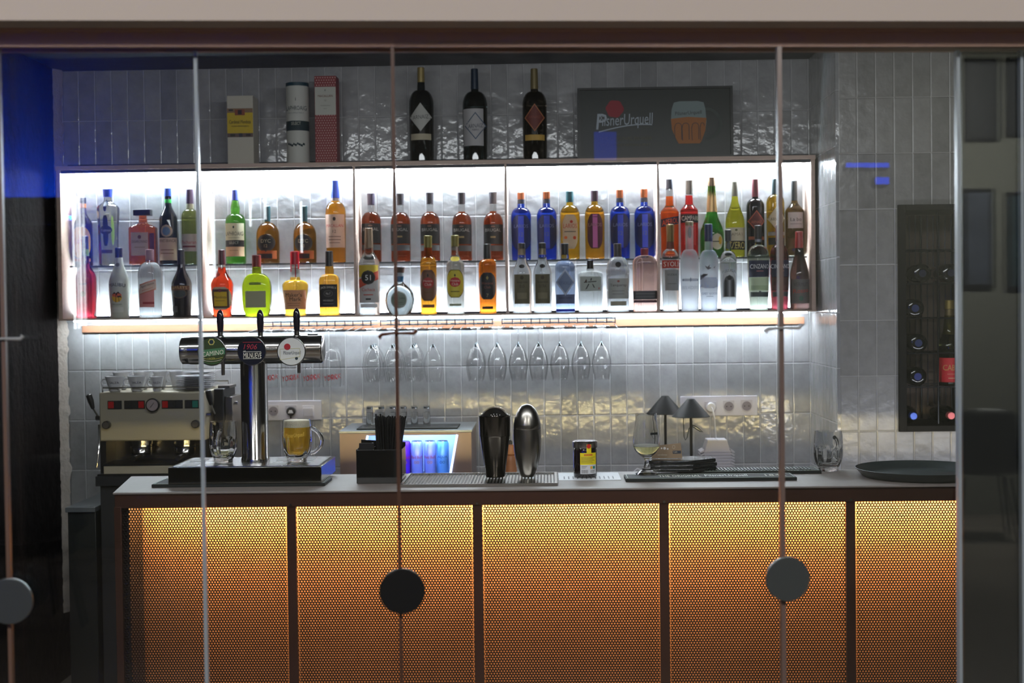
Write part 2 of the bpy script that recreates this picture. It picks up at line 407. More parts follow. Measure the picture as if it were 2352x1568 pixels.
for i in range(5):
    a, b = bxl[i]+(.022 if i == 0 else .009), bxl[i+1]-(.022 if i == 4 else .009)
    MB().box(a-ox, b-ox, 1.905-oy, -.002, BM-.006-oz, BM-oz).box(a-ox, b-ox, 1.9035-oy, 1.905-oy, BM-.006-oz, BM-oz, 1).build('glass_shelf', [shg, mat((50, 60, 64), .3)], cab, smooth=False)
def led(par, x0, x1, y0, y1, z0, z1, c, s):
    p = par.location
    return MB().box(x0-p.x, x1-p.x, y0-p.y, y1-p.y, z0-p.z, z1-p.z).build('light_strip', glow(c, s), par, smooth=False)
led(cab, bxl[0]+.03, bxl[-1]-.03, WY-.022, WY-.004, zBt-TH-.011, zBt-TH-.001, WHITE, 280)
MB().box(bxl[0]+.02-ox, bxl[-1]-.02-ox, -.026, -.022, BT-oz, BT+.012-oz).build('rear_lip', dkm, cab)
led(cab, bxl[0]+.03, bxl[-1]-.03, WY-.020, WY-.004, BT+.001, BT+.009, WHITE, 380)
led(cab, bxl[0]+.03, bxl[-1]-.02, WY-.085, WY-.073, BT-.014, BT-.008, WHITE, 85)

MB().box(at(190, 745, WY).x-ox, bxl[-1]-.02-ox, -.012, -.001, at(1000, 754, WY-.02).z-oz, at(1000, 738, WY-.02).z-oz).build('wall_cleat', wood((150, 104, 78), (176, 128, 98), 'peach_wood', .5), cab, bevel=.001)
# ------------------------------------------------------------------ front counter
xl0 = atz(256, 1130, ZC); xr = at(2420, 1100, 0).x
cx0 = at(262, 1130, 0).x
DEP = .42
cr = root('bar_counter', 'long bar counter with glowing perforated metal front panels', 'bar counter', (0, 0, 0))
top = mat((128, 119, 114), .5, .0, bump=(.08, 40), var=(.3, 5), name='worn_metal_top')
fsc = mat((84, 56, 46), .33, .6, var=(.25, 3), name='rusted_steel')
bl = atz(315, 1093, ZC)
mb = MB(); poly = [(cx0, -.015), (xr, -.015), (xr, DEP), (bl.x-.02, DEP)]
mb.prism(poly, ZC-.006, ZC, 0, 'z'); mb.build('counter_top', top, cr, bevel=.0015)
pz1 = at(1176, 1158, 0).z                    # top of the lit openings
MB().box(cx0+.004, xr, -.010, .02, pz1, ZC-.006).build('fascia', fsc, cr, bevel=.001)
posts = [at(p, 1200, 0).x for p in (670, 1097, 1525, 1953)]
pxl = at(281, 1200, 0).x
for x in posts:
    MB().box(x-.0145, x+.0145, -.006, .012, .05, pz1+.012).build('post', fsc, cr, bevel=.001)
    MB().ycyl(x, pz1+.006, .004, -.016, -.008, 16).build('screw', STEEL, cr)
MB().box(cx0+.002, pxl, -.012, .30, .05, ZC-.045).build('end_post', fsc, cr, bevel=.001)
MB().box(cx0+.03, xr, .02, .30, .0, .06).build('plinth', fsc, cr)
MB().box(cx0+.03, xr, .30, .33, .0, ZC-.045).build('rear_panel', mat((60, 56, 54), .6), cr)
def perforated(x0, x1, z0, z1, p=.0089, hole=.0031, th=.0016):
    rowh = p*math.sqrt(3)/2; nx = int((x1-x0)/p); nzr = int((z1-z0)/rowh)
    px_ = (x1-x0)/(nx+.5)
    a = np.arange(12)*PI/6 + PI/6*0.0
    Rh = p/math.sqrt(3)
    # pointy hexagon: corners at 30+60k (index odd), edge middles at 60k
    ang = np.arange(12)*PI/6
    rad = np.where(np.arange(12) % 2 == 1, Rh, p/2)
    outer = np.stack([np.cos(ang)*rad*px_/p, np.sin(ang)*rad], 1)
    inner = np.stack([np.cos(ang)*hole, np.sin(ang)*hole], 1)
    cxs = []
    for j in range(nzr):
        for i in range(nx):
            cxs.append((x0+px_*(i+.5+(.5 if j % 2 else 0)), z1-rowh*(j+.6)))
    c = np.array(cxs); n = len(c)
    V = np.zeros((n, 36, 3), np.float32)
    V[:, :12, 0] = c[:, None, 0]+outer[None, :, 0]; V[:, :12, 2] = c[:, None, 1]+outer[None, :, 1]
    V[:, 12:24, 0] = c[:, None, 0]+inner[None, :, 0]; V[:, 12:24, 2] = c[:, None, 1]+inner[None, :, 1]
    V[:, 24:, 0] = V[:, 12:24, 0]; V[:, 24:, 2] = V[:, 12:24, 2]; V[:, 24:, 1] = th
    k = np.arange(12); k2 = (k+1) % 12
    F = np.concatenate([np.stack([k, k2, k2+12, k+12], 1), np.stack([k+12, k2+12, k2+24, k+24], 1)])
    FF = (F[None]+(np.arange(n)*36)[:, None, None]).reshape(-1)
    me = D.meshes.new('perforated_panel')
    me.vertices.add(n*36); me.vertices.foreach_set('co', V.reshape(-1))
    me.loops.add(len(FF)); me.loops.foreach_set('vertex_index', FF.astype(np.int32))
    nf = len(FF)//4; me.polygons.add(nf); me.polygons.foreach_set('loop_start', np.arange(nf, dtype=np.int32)*4)
    me.update(calc_edges=True); me.materials.append(MESH)
    return me
MESH = mat((34, 24, 24), .35, .8, name='perforated_steel')
wP = posts[1]-posts[0]-.029
m0 = perforated(0, posts[0]-.0145-pxl, 0, pz1-.06)
m1 = perforated(0, wP, 0, pz1-.06)
for i in range(5):
    o = D.objects.new('perforated_panel', m0 if i == 0 else m1); C.objects.link(o); o.parent = cr
    o.location = ((pxl if i == 0 else posts[i-1]+.0145), .002, .06)
# lit box behind the panels
back = mat((222, 142, 92), .75, var=(.1, 3), name='warm_backing')
MB().box(pxl+.02, xr, .150, .156, .06, ZC-.046).build('backing_board', back, cr)
MB().box(pxl+.012, pxl+.02, .003, .15, .06, ZC-.046).build('inner_side', BLACK, cr)
led(cr, pxl+.03, xr-.02, .050, .070, pz1+.0, pz1+.012, (1, .80, .36), 125)
cr['kind'] = 'thing'
# ================================================================== BOTTLES
CW = (250, 252, 252)
def outline(p, bot, top, w):
    """p: list of (photo y, width in px) from base to neck top -> smooth (z, r) in metres"""
def bottle(name, label, group, x, top, bot, Wd, Y, zb, pts, glass, cap, parts=(), ex=2.0, ey=1.0, seg=28, rough=.015, fill=None, opaque=False, rot=0.0, cat='bottle', capbox=False):
    """pts: (photo y, width px, 's' for smooth or 'c' for corner) from just above the base up to the neck top"""
    s = mpp(Y); H = (bot-top)*s; X = at(x, (top+bot)/2, Y).x
    loc = (X, Y, zb); r = root(name, label, cat, loc, group)
    T = lambda y: (bot-y)*s
    pr = [(0, pts[0][1]*.40*s), (0.0006, pts[0][1]*.46*s), (.004, pts[0][1]*.5*s)]
    for i, p in enumerate(pts):
        y, wp = p[0], p[1]
        if i and len(p) > 2 and p[2] == 's':              # cosine blend from the previous width
            z0, r0 = pr[-1]; z1, r1 = T(y), wp*.5*s
            for k in range(1, 9):
                t = k/8; pr.append((z0+(z1-z0)*t, r0+(r1-r0)*(1-math.cos(PI*t))/2))
        elif i and len(p) > 2 and p[2] == 'r':            # round shoulder: quarter ellipse
            z0, r0 = pr[-1]; z1, r1 = T(y), wp*.5*s
            for k in range(1, 9):
                t = k/8*PI/2; pr.append((z0+(z1-z0)*math.sin(t), r1+(r0-r1)*math.cos(t)))
        else:
            z1 = T(y)
            if z1 > pr[-1][0]+1e-4: pr.append((z1, wp*.5*s))
    def rad(z):
        for (a, ra), (b, rb) in zip(pr, pr[1:]):
            if a <= z <= b: return ra+(rb-ra)*(z-a)/max(b-a, 1e-6)
        return pr[-1][1]
    if opaque: gm = mat(glass, rough, coat=.3, name='coated_bottle')
    elif isinstance(glass, tuple): gm = bglass(glass, rough=rough, fill=fill, h=H)
    else: gm = glass
    if ex == 2.0: MB().lathe(pr, seg=seg, ey=ey, rot=rot).build('glass_body', gm, r, angle=25 if seg < 12 else 50)
    else:
        # square or flat body that turns round at the neck
        zmax = T(pts[-1][0]); Rb = max(q[1] for q in pr)
        mb = MB(); v = []; n = len(pr)
        for z, rr in pr:
            rd = min(1, max(0, (rr/Rb-.42)/.4)); e = 2+(ex-2)*rd; eyy = 1+(ey-1)*min(1, max(0, (rr/Rb-.3)/.5))
            for k in range(32):
                t = 2*PI*(k+.5)/32; c_, s_ = math.cos(t), math.sin(t); q = (abs(c_)**e+abs(s_)**e)**(-1/e)
                v.append((rr*q*c_, rr*q*s_*eyy, z))
        f = [(i*32+k, i*32+(k+1) % 32, (i+1)*32+(k+1) % 32, (i+1)*32+k) for i in range(n-1) for k in range(32)]
        f += [tuple(range(31, -1, -1)), tuple((n-1)*32+k for k in range(32))]
        mb.add(v, f); mb.build('glass_body', gm, r, angle=50)
    # caps: list of (y0, y1, w0, w1, colour, roughness, metallic)
    for j, cp in enumerate(cap):
        y0, y1, w0, w1, col = cp[:5]; rg = cp[5] if len(cp) > 5 else .35; mt = cp[6] if len(cp) > 6 else 0
        z0, z1 = T(y1), T(y0)
        z0 -= .0004*j
        if capbox:
            MB().box(-w0*s/2, w0*s/2, -w0*s*.3, w0*s*.3, z0, z1).build('cap' if j == 0 else 'collar', mat(col, rg, mt), r, bevel=.002)
        else:
            MB().lathe([(z0, w1*s/2), (z0+(z1-z0)*.5, (w0+w1)*s/4), (z1-.0015, w0*s/2), (z1, w0*s/2*.86)], seg=20).build('cap' if j == 0 else 'collar', mat(col, rg, mt, name='cap_finish'), r)
    # surface map for labels and writing
    def surf(px_, z, lift):
        R = rad(z)+lift; q = min(abs(px_)/R, .985)
        e = ex if ex != 2 else 2
        return (max(-R*.985, min(R*.985, px_)), -R*ey*(1-q**e)**(1/e) - (0.0 if ex == 2 else lift*.3), z)
    cur = None; lift = .0005; slots = []; nm = 'label'
    def flush():
        nonlocal cur
        if cur is not None and cur.f: cur.build(nm, slots[:], r, angle=60)
        cur = None
    def slot(c, rg=.6, mt=0):
        m_ = mat(c, rg, mt, name='label_ink')
        if m_ not in slots: slots.append(m_)
        return slots.index(m_)
    for p in parts:
        k = p[0]
        if k == 'L':                                       # new label: y0, y1, width, colour, [shape, dx]
            flush(); cur = MB(); slots = []; lift = .0005; nm = 'label'
        else:
            lift += .00025
        if k in 'Lp':                                      # patch
            y0, y1, wd_, col = p[1:5]; shp = p[5] if len(p) > 5 else 'r'; dx = p[6] if len(p) > 6 else 0
            mi = slot(col); N = 14; Mz = 12 if shp != 'r' else 4; vs = []; fs = []
            hw = wd_*s/2; za, zb_ = T(y1), T(y0)
            for b in range(Mz+1):
                v_ = b/Mz; z = za+(zb_-za)*v_; q = abs(2*v_-1)
                fr = 1 if shp == 'r' else (math.sqrt(max(0, 1-q*q)) if shp == 'e' else (1-q if shp == 'd' else (1-q**4*.5 if shp == 'o' else (math.sqrt(max(0, 1-max(0, v_-.6)**2/.16))))))
                for a in range(N+1):
                    xx = hw*fr*(2*a/N-1)+dx*s
                    if shp == 't': pass
                    vs.append(surf(xx, z, lift))
            for b in range(Mz):
                for a in range(N):
                    i0 = b*(N+1)+a; fs.append((i0, i0+1, i0+N+2, i0+N+1))
            cur.add(vs, fs, mi)
        elif k == 'T':                                     # text: y, h, width, colour, string, [arch, tilt, dx]
            y, h, wd_, col, txt = p[1:6]; ar = p[6] if len(p) > 6 else 0; ti = p[7] if len(p) > 7 else 0; dx = p[8] if len(p) > 8 else 0
            mi = slot(col)
            cur.text(txt, dx*s, T(y), h*s, lambda a, b: surf(a, b, lift), mi, wmax=wd_*s, arch=ar*s, tilt=ti)
        elif k == 'P':                                     # free polygon in px around the axis: [(dx, y)...], colour
            mi = slot(p[2]); cur.add([surf(a*s, T(b), lift) for a, b in p[1]], [tuple(range(len(p[1])))], mi)
        elif k == 'B':                                     # tilted band y centre, height, width, colour, tilt
            y, h, wd_, col, ti = p[1:6]; mi = slot(col); N = 14; vs = []
            for a in range(N+1):
                xx = wd_*(a/N-.5); vs += [surf(xx*s, T(y-xx*ti+h/2), lift), surf(xx*s, T(y-xx*ti-h/2), lift)]
            cur.add(vs, [(2*a, 2*a+2, 2*a+3, 2*a+1) for a in range(N)], mi)
    flush()
    return r
YU, YL = 1.952, 1.85
UG, LG = 'bottles on the upper glass shelf', 'bottles on the lower shelf board'
def U(label, x, top, bot, W, pts, glass, cap, parts=(), name='liquor_bottle', **k):
    return bottle(name, label, UG, x, top, bot, W, YU, BM+.0006, pts, glass, cap, parts, **k)
def Lo(label, x, top, bot, W, pts, glass, cap, parts=(), name='liquor_bottle', **k):
    return bottle(name, label, LG, x, top, bot, W, YL, BT+.0006, pts, glass, cap, parts, **k)
K = (18, 18, 20); CR = (232, 222, 196)
# ---- upper shelf
U('dark coffee liqueur bottle with yellow label at the wall end of the upper shelf', 191, 449, 607, 43, [(600, 42), (512, 42), (482, 16, 's'), (464, 15)], (46, 26, 18), [(449, 463, 16, 16, K), (463, 473, 16, 16, (214, 130, 60))],
  [('L', 518, 588, 39, (250, 190, 30), 'o'), ('T', 548, 13, 34, (205, 50, 30), 'Kahlua', 0, .2), ('p', 590, 597, 38, (190, 120, 40))])
U('tall faceted pale yellow elderflower bottle with blue reflection painted on its stopper', 249, 430, 607, 50, [(600, 43), (545, 44), (475, 51, 's'), (456, 18, 's'), (448, 17)], (244, 240, 200), [(430, 449, 24, 20, (52, 70, 170), .3)],  # stopper colour holds the mirrored blue cove light
  [('L', 492, 562, 12, (24, 30, 30), 'o'), ('p', 515, 536, 28, (24, 30, 30), 'e'), ('T', 527, 5, 22, (200, 190, 120), 'ST-GERMAIN'), ('L', 455, 484, 8, (24, 40, 30), 'e'), ('L', 571, 579, 27, (60, 40, 24)), ('L', 492, 562, 6, (150, 185, 60), 'e', 15)], seg=8, rot=PI/8)
U('square amber amaretto bottle with wide flat black cap', 329, 479, 607, 64, [(600, 62), (522, 62), (508, 20, 's'), (492, 17)], (222, 92, 22), [(479, 493, 39, 39, (28, 28, 30))],
  [('L', 532, 585, 40, (196, 176, 156), 'r', -4), ('T', 553, 6, 36, (40, 34, 30), 'DISARONNO', 0, 0, -4), ('p', 538, 547, 8, (110, 60, 40), 'e', -4), ('p', 565, 567, 24, (150, 130, 110), 'r', -4), ('L', 534, 582, 10, (70, 24, 40), 'r', 24)], ex=7, ey=.55, capbox=True)
U('dark green bitters bottle with cap coloured as blue reflection and beige lower label', 387, 430, 607, 42, [(600, 42), (505, 42), (466, 15, 's'), (449, 15)], (14, 24, 18), [(430, 449, 16, 16, (40, 80, 190)), (449, 456, 14, 14, (120, 80, 60)), (456, 464, 16, 16, (60, 200, 90))],  # blue of the cap imitates the cove light mirrored in the glass
  [('L', 545, 597, 41, (190, 164, 140)), ('T', 552, 7, 38, (60, 40, 30), 'FERNET-BRANCA'), ('p', 572, 574, 30, (130, 90, 70)), ('p', 580, 582, 30, (130, 90, 70)), ('L', 515, 544, 27, (170, 150, 130), 'e'), ('p', 520, 540, 18, (90, 120, 150), 'e'), ('P', [(-6, 536), (0, 522), (6, 536)], (160, 60, 50))])
U('yellow green liqueur bottle with dusky purple cap beside the first divider', 437, 433, 607, 40, [(600, 40), (498, 40), (480, 15, 'r'), (468, 15)], (140, 150, 60), [(433, 467, 15, 17, (64, 50, 84)), (467, 479, 17, 18, (200, 206, 180))],
  [('L', 537, 577, 37, (186, 178, 172)), ('T', 556, 8, 34, (170, 70, 80), 'Pacharan'), ('p', 564, 568, 30, (120, 50, 60))])
U('green whisky bottle with painted blue reflection on cap and cream label over a black band', 541, 434, 605, 46, [(598, 45), (508, 46), (490, 20, 'r'), (478, 22), (458, 15, 's')], (80, 170, 40), [(434, 459, 13, 14, (60, 80, 170))],  # cap blue is painted reflection of the blue cove
  [('L', 512, 588, 43, (228, 224, 190)), ('T', 536, 9, 40, (40, 44, 30), 'LAPHROAIG'), ('p', 518, 524, 4, (40, 60, 50), 'e'), ('p', 545, 546, 26, (140, 140, 110)), ('p', 551, 566, 43, (22, 24, 24)), ('T', 557, 6, 22, (210, 210, 190), 'SELECT'), ('p', 566, 588, 43, (226, 186, 148)), ('p', 574, 575, 20, (150, 110, 80))])
dyc = dict(pts=[(598, 53), (540, 53), (509, 13, 'r'), (506, 12)], glass=(236, 142, 32), cap=[(471, 507, 14, 14, (20, 66, 74))])
dl = [('L', 536, 577, 41, (34, 32, 30), 'e'), ('p', 538, 575, 37, (70, 62, 50), 'e'), ('p', 539, 574, 35, (30, 28, 28), 'e'), ('T', 552, 8, 26, (190, 180, 150), 'DYC'), ('T', 563, 7, 10, (180, 160, 120), '12'), ('L', 574, 593, 46, (170, 84, 34)), ('p', 581, 592, 36, (30, 22, 20), 'r', -4)]
U('amber whisky bottle with round black label, beside the green whisky', 615, 471, 603, 53, dyc['pts'], dyc['glass'], dyc['cap'], dl)
U('amber whisky bottle with round black label, beside the tall single malt', 700, 470, 602, 53, dyc['pts'], dyc['glass'], dyc['cap'], dl)
U('tall amber single malt bottle with capsule painted in reflected blue and pinkish label', 771, 412, 601, 46, [(596, 44), (488, 47), (462, 20, 'r'), (452, 19)], (236, 146, 24), [(412, 453, 16, 20, (40, 78, 190)), (453, 459, 20, 20, (180, 170, 160))],  # capsule coloured with the blue glow that the glass front reflects
  [('L', 491, 567, 43, (222, 190, 170)), ('T', 517, 7, 38, (190, 60, 60), 'MACALLAN'), ('T', 530, 7, 8, (60, 40, 40), '12'), ('p', 497, 506, 7, (50, 40, 40), 'e'), ('p', 541, 543, 28, (130, 100, 90)), ('p', 548, 550, 28, (130, 100, 90)), ('p', 555, 557, 24, (150, 120, 110))])
for i, (x, t_, b_) in enumerate(((853, 442, 600), (920, 441, 598), (988, 439, 597), (1061, 438, 595), (1133, 437, 594))):
    wh = ('next to the second divider', 'second from the second divider', 'in the middle of the five', 'second from the middle divider', 'next to the middle divider')[i]
    U('mahogany rum bottle with black label, %s' % wh, x, t_, b_, 46, [(b_-7, 45), (510, 45), (485, 16, 'r'), (466, 15)], (176, 64, 28), [(t_, t_+27, 18, 16, (56, 48, 70) if i == 0 else (58, 54, 62))],
      [('L', 512, 557, 44, (34, 34, 36)), ('T', 525, 7, 36, (170, 168, 165), 'BRUGAL'), ('p', 515, 519, 10, (120, 90, 80), 'e'), ('p', 539, 543, 12, (150, 130, 90)), ('L', 560, 573, 43, (96, 96, 98)), ('L', 584, 585, 30, (120, 60, 30))], fill=.72)
lar = [('L', 490, 568, 44, (24, 32, 78), 'o'), ('p', 492, 567, 13, (64, 84, 214)), ('T', 515, 8, 32, (120, 130, 170), 'LARIOS'), ('T', 534, 9, 9, (110, 120, 160), '12')]
for i, (x, t_) in enumerate(((1197, 437), (1256, 436), (1424, 434), (1480, 433))):
    wh = ('next to the middle divider', 'next to the yellow one', 'next to the amber one with dark label', 'next to the fourth divider')[i]
    U('cobalt blue gin bottle with copper cap, %s' % wh, x, t_, 592, 46, [(586, 44), (492, 46), (472, 17, 'r'), (462, 16)], (24, 62, 214), [(t_, 453, 16, 16, (150, 84, 50), .3, .6), (453, 463, 16, 17, (30, 34, 54))], lar)
U('golden yellow gin bottle with teal cap and pale label', 1309, 436, 592, 46, [(586, 44), (494, 46), (468, 16, 'r'), (460, 15)], (250, 184, 30), [(436, 461, 17, 17, (14, 74, 84))],
  [('L', 490, 568, 35, (214, 186, 152), 'o'), ('T', 516, 10, 31, (196, 60, 40), 'LARIOS'), ('p', 503, 510, 7, (196, 60, 40), 'e', 3), ('p', 528, 530, 26, (90, 80, 70)), ('p', 539, 546, 7, (220, 110, 50), 'e', -10), ('p', 539, 547, 7, (210, 80, 40), 'e', 10)])
U('amber gin bottle with plum cap and dark purple label', 1366, 435, 592, 46, [(586, 44), (494, 46), (468, 16, 'r'), (460, 15)], (246, 168, 34), [(435, 460, 17, 16, (52, 30, 50))],
  [('L', 489, 568, 35, (74, 24, 44), 'o'), ('p', 491, 566, 11, (206, 110, 170)), ('T', 514, 8, 30, (150, 110, 110), 'LARIOS')])
U('orange red aperitif bottle with slanted dark blue band', 1538, 408, 589, 42, [(583, 40), (485, 42), (466, 18, 's'), (431, 16)], (250, 82, 18), [(408, 432, 15, 15, (20, 30, 50))],
  [('L', 502, 510, 40, (28, 30, 58)), ('B', 506, 18, 41, (28, 30, 58), .18), ('T', 506, 12, 36, (240, 90, 40), 'APEROL', 0, .18), ('L', 570, 575, 20, (200, 40, 20))], fill=.78)
U('red bitter bottle with silver grey cap and black band', 1583, 411, 589, 41, [(583, 40), (482, 41), (464, 18, 's'), (443, 16)], (232, 30, 30), [(411, 444, 18, 16, (140, 134, 126), .3, .5)],
  [('L', 490, 509, 40, (26, 26, 34)), ('T', 499, 11, 37, (235, 220, 210), 'CAMPARI'), ('L', 513, 560, 26, (214, 60, 60))], fill=.8)
U('green sparkling wine bottle with gold foil neck', 1635, 405, 589, 54, [(583, 54), (536, 54), (482, 24, 's'), (425, 17)], (44, 140, 30), [(405, 426, 17, 19, (120, 100, 80), .35, .6), (426, 485, 17, 25, (196, 160, 110), .35, .6)],
  [('L', 534, 572, 27, (216, 206, 170), 'e', 9), ('p', 541, 560, 8, (230, 180, 60), 'e', 16), ('p', 552, 554, 16, (60, 60, 60), 'r', 6)], name='wine_bottle')
U('yellow white wine bottle with grey screw cap', 1688, 416, 589, 44, [(583, 44), (512, 44), (450, 14, 's')], (228, 220, 40), [(416, 450, 13, 14, (120, 118, 106), .4, .4)],
  [('L', 522, 552, 43, (220, 210, 180)), ('T', 537, 7, 34, (150, 130, 100), 'RAMAT'), ('p', 525, 530, 6, (100, 100, 60), 'e'), ('L', 552, 572, 43, (34, 30, 18)), ('T', 562, 15, 40, (226, 206, 120), 'AZERO')], name='wine_bottle')
U('black red wine bottle with maroon diamond label and maroon capsule', 1735, 411, 589, 41, [(583, 41), (476, 41), (456, 15, 'r'), (452, 14)], (20, 18, 24), [(411, 452, 14, 15, (96, 24, 40))],
  [('L', 483, 533, 38, (176, 84, 60), 'd'), ('p', 486, 530, 34, (92, 34, 34), 'd'), ('T', 510, 6, 24, (170, 90, 70), 'ARNAIZ'), ('L', 543, 550, 35, (150, 84, 54))], name='wine_bottle')
U('golden white wine bottle with cream diamond label', 1781, 411, 589, 41, [(583, 41), (468, 41), (448, 15, 'r'), (446, 14)], (196, 146, 20), [(411, 447, 14, 15, (14, 50, 56))],
  [('L', 475, 530, 40, (220, 204, 170), 'd'), ('T', 504, 7, 27, (90, 70, 50), 'ARNAIZ'), ('L', 533, 541, 37, (176, 170, 160)), ('L', 546, 562, 36, (40, 34, 24))], name='wine_bottle')
U('brown wine bottle with small square white label at the pier end', 1825, 415, 588, 42, [(582, 43), (486, 43), (462, 14, 's'), (460, 14)], (112, 78, 34), [(415, 461, 13, 14, (34, 40, 44))],
  [('L', 488, 524, 34, (212, 202, 200)), ('T', 504, 8, 26, (60, 54, 54), 'La bo'), ('p', 514, 515, 26, (120, 110, 110)), ('L', 547, 570, 36, (96, 70, 40))], name='wine_bottle')
# ---- lower shelf
Lo('dark red liqueur bottle with black cap at the wall end of the lower shelf', 197, 541, 732, 48, [(725, 46), (640, 48), (600, 18, 's'), (570, 15)], (110, 14, 26), [(541, 571, 15, 15, K), (571, 587, 16, 17, (110, 130, 50))],
  [('L', 668, 682, 12, (176, 140, 90), 'e'), ('L', 650, 654, 20, (70, 20, 30))], rough=.05)
Lo('opaque white coconut rum bottle with palm tree sunset print', 274, 569, 732, 48, [(724, 43), (655, 48), (598, 19, 's'), (592, 18)], (216, 218, 204), [(569, 593, 17, 17, K)],
  [('L', 673, 695, 23, (244, 190, 50), 'e'), ('p', 673, 683, 22, (236, 110, 70), 'e'), ('P', [(-3, 695), (-1.5, 695), (-1, 676), (-2, 676)], (20, 20, 16)), ('P', [(5, 694), (6.2, 694), (5, 682), (4, 682)], (20, 20, 16)),
   ('P', [(-11, 677), (-5, 671), (-1.5, 675), (4, 670), (9, 676), (3, 674), (0, 680), (-1.5, 676), (-5, 675)], (20, 22, 16)), ('P', [(0, 685), (3, 679), (5, 681), (9, 679), (11, 685), (7, 683), (5, 684), (3, 683)], (20, 22, 16)),
   ('T', 657, 8, 38, (40, 40, 36), 'MALIBU', 3), ('T', 699, 4, 24, (110, 110, 100), 'ORIGINAL', -1), ('L', 604, 613, 9, (120, 120, 110), 'e'), ('L', 706, 718, 28, (226, 228, 220))], opaque=True, rough=.25)
Lo('clear spirit bottle with peach ribbon label and pink panel', 345, 573, 731, 56, [(722, 52), (632, 56), (603, 21, 'r'), (598, 20)], (240, 244, 244), [(573, 600, 20, 20, (190, 150, 150), .2), ],
  [('L', 665, 706, 36, (236, 150, 146), 'r', -3), ('p', 694, 699, 26, (180, 60, 70), 'r', 2), ('B', 660, 24, 38, (222, 130, 104), .32), ('B', 660, 19, 37, (244, 214, 194), .32), ('T', 656, 7, 30, (60, 40, 36), 'Aguardiente', 0, .32), ('T', 665, 5, 28, (220, 100, 60), 'Antioqueno', 0, .32)])
Lo('black irish cream bottle with gold scroll label', 417, 572, 729, 47, [(722, 42), (655, 47), (612, 18, 's'), (605, 17)], (26, 20, 20), [(572, 606, 15, 18, K)],
  [('L', 662, 685, 32, (96, 78, 50), 'e'), ('p', 664, 683, 28, (50, 60, 60), 'e'), ('B', 661, 10, 42, (110, 70, 46), 0), ('T', 661, 7, 36, (210, 170, 110), 'BAILEYS', 2), ('L', 702, 716, 15, (70, 66, 62), 'r', -12)], opaque=True, rough=.15)
Lo('dark red brandy bottle with cream and yellow label', 510, 573, 728, 52, [(722, 42), (700, 45), (655, 52), (616, 18, 's'), (606, 16)], (190, 36, 10), [(573, 608, 15, 17, (70, 26, 34))],
  [('L', 659, 711, 46, (190, 176, 150), 'o'), ('p', 664, 707, 38, (70, 40, 44)), ('p', 670, 703, 30, (214, 176, 40)), ('T', 682, 6, 29, (40, 30, 40), 'Mendoza'), ('p', 690, 691, 22, (120, 90, 30)), ('p', 663, 671, 7, (110, 40, 60), 'e')], fill=.74)
Lo('squat rounded green whisky bottle with red brown cap', 590, 585, 727, 68, [(722, 54), (712, 63), (690, 67), (660, 67), (628, 22, 'r'), (612, 20)], (176, 206, 14), [(585, 613, 21, 20, (120, 44, 40))],
  [('L', 668, 706, 47, (176, 176, 140)), ('L', 648, 654, 28, (150, 170, 60)), ('T', 651, 5, 26, (110, 130, 50), 'BUCHANAN')], ex=3, ey=.6)
Lo('bourbon bottle with dripping red wax cap and peach label', 678, 575, 724, 60, [(718, 49), (700, 50), (664, 58), (655, 60), (641, 24, 'r'), (628, 21), (603, 20)], (248, 178, 40), [(575, 605, 20, 21, (190, 20, 44), .3)],
  [('L', 664, 708, 53, (228, 164, 120), 'r'), ('T', 675, 9, 44, (50, 34, 28), "Maker's"), ('T', 685, 9, 32, (50, 34, 28), 'Mark', 0, 0, 4), ('p', 694, 695, 30, (150, 90, 60)), ('p', 699, 700, 26, (150, 90, 60)),
   ('L', 603, 622, 3, (180, 16, 36), 'r', -8), ('L', 603, 634, 2.4, (180, 16, 36), 'r', 3), ('L', 603, 616, 2.4, (180, 16, 36), 'r', 9)], fill=.6)
Lo('square whiskey bottle with black cap and black label', 757, 574, 723, 47, [(717, 45), (644, 46), (628, 20, 'r'), (622, 21), (606, 18)], (244, 160, 34), [(574, 609, 17, 19, K)],
  [('L', 651, 703, 41, (30, 28, 34)), ('T', 660, 6, 35, (220, 214, 200), "JACK DANIEL'S", 2), ('p', 664, 680, 22, (80, 76, 74), 'e'), ('p', 666, 678, 18, (40, 36, 38), 'e'), ('T', 672, 5, 10, (200, 196, 186), 'No.7'), ('T', 688, 4, 28, (200, 196, 186), 'WHISKEY'), ('p', 695, 696, 24, (140, 136, 130))], ex=5)
Lo('clear cachaca bottle with grey label and black roundel 51', 848, 522, 722, 50, [(715, 47), (606, 49), (570, 20, 's'), (566, 19)], (238, 242, 240), [(522, 568, 18, 20, (110, 92, 74), .35, .4)],
  [('L', 607, 693, 44, (200, 198, 196)), ('p', 607, 634, 44, (214, 188, 60)), ('B', 640, 20, 44, (190, 74, 54), .45), ('B', 640, 15, 44, (206, 90, 66), .45), ('p', 619, 652, 32, (60, 56, 56), 'e'), ('p', 621, 650, 28, (20, 20, 22), 'e'), ('T', 636, 12, 17, (240, 240, 236), '51'),
   ('T', 663, 8, 30, (206, 90, 80), 'Cachaca'), ('p', 674, 676, 22, (200, 70, 60)), ('p', 683, 687, 12, (60, 60, 60)), ('L', 696, 704, 38, (235, 236, 238))])
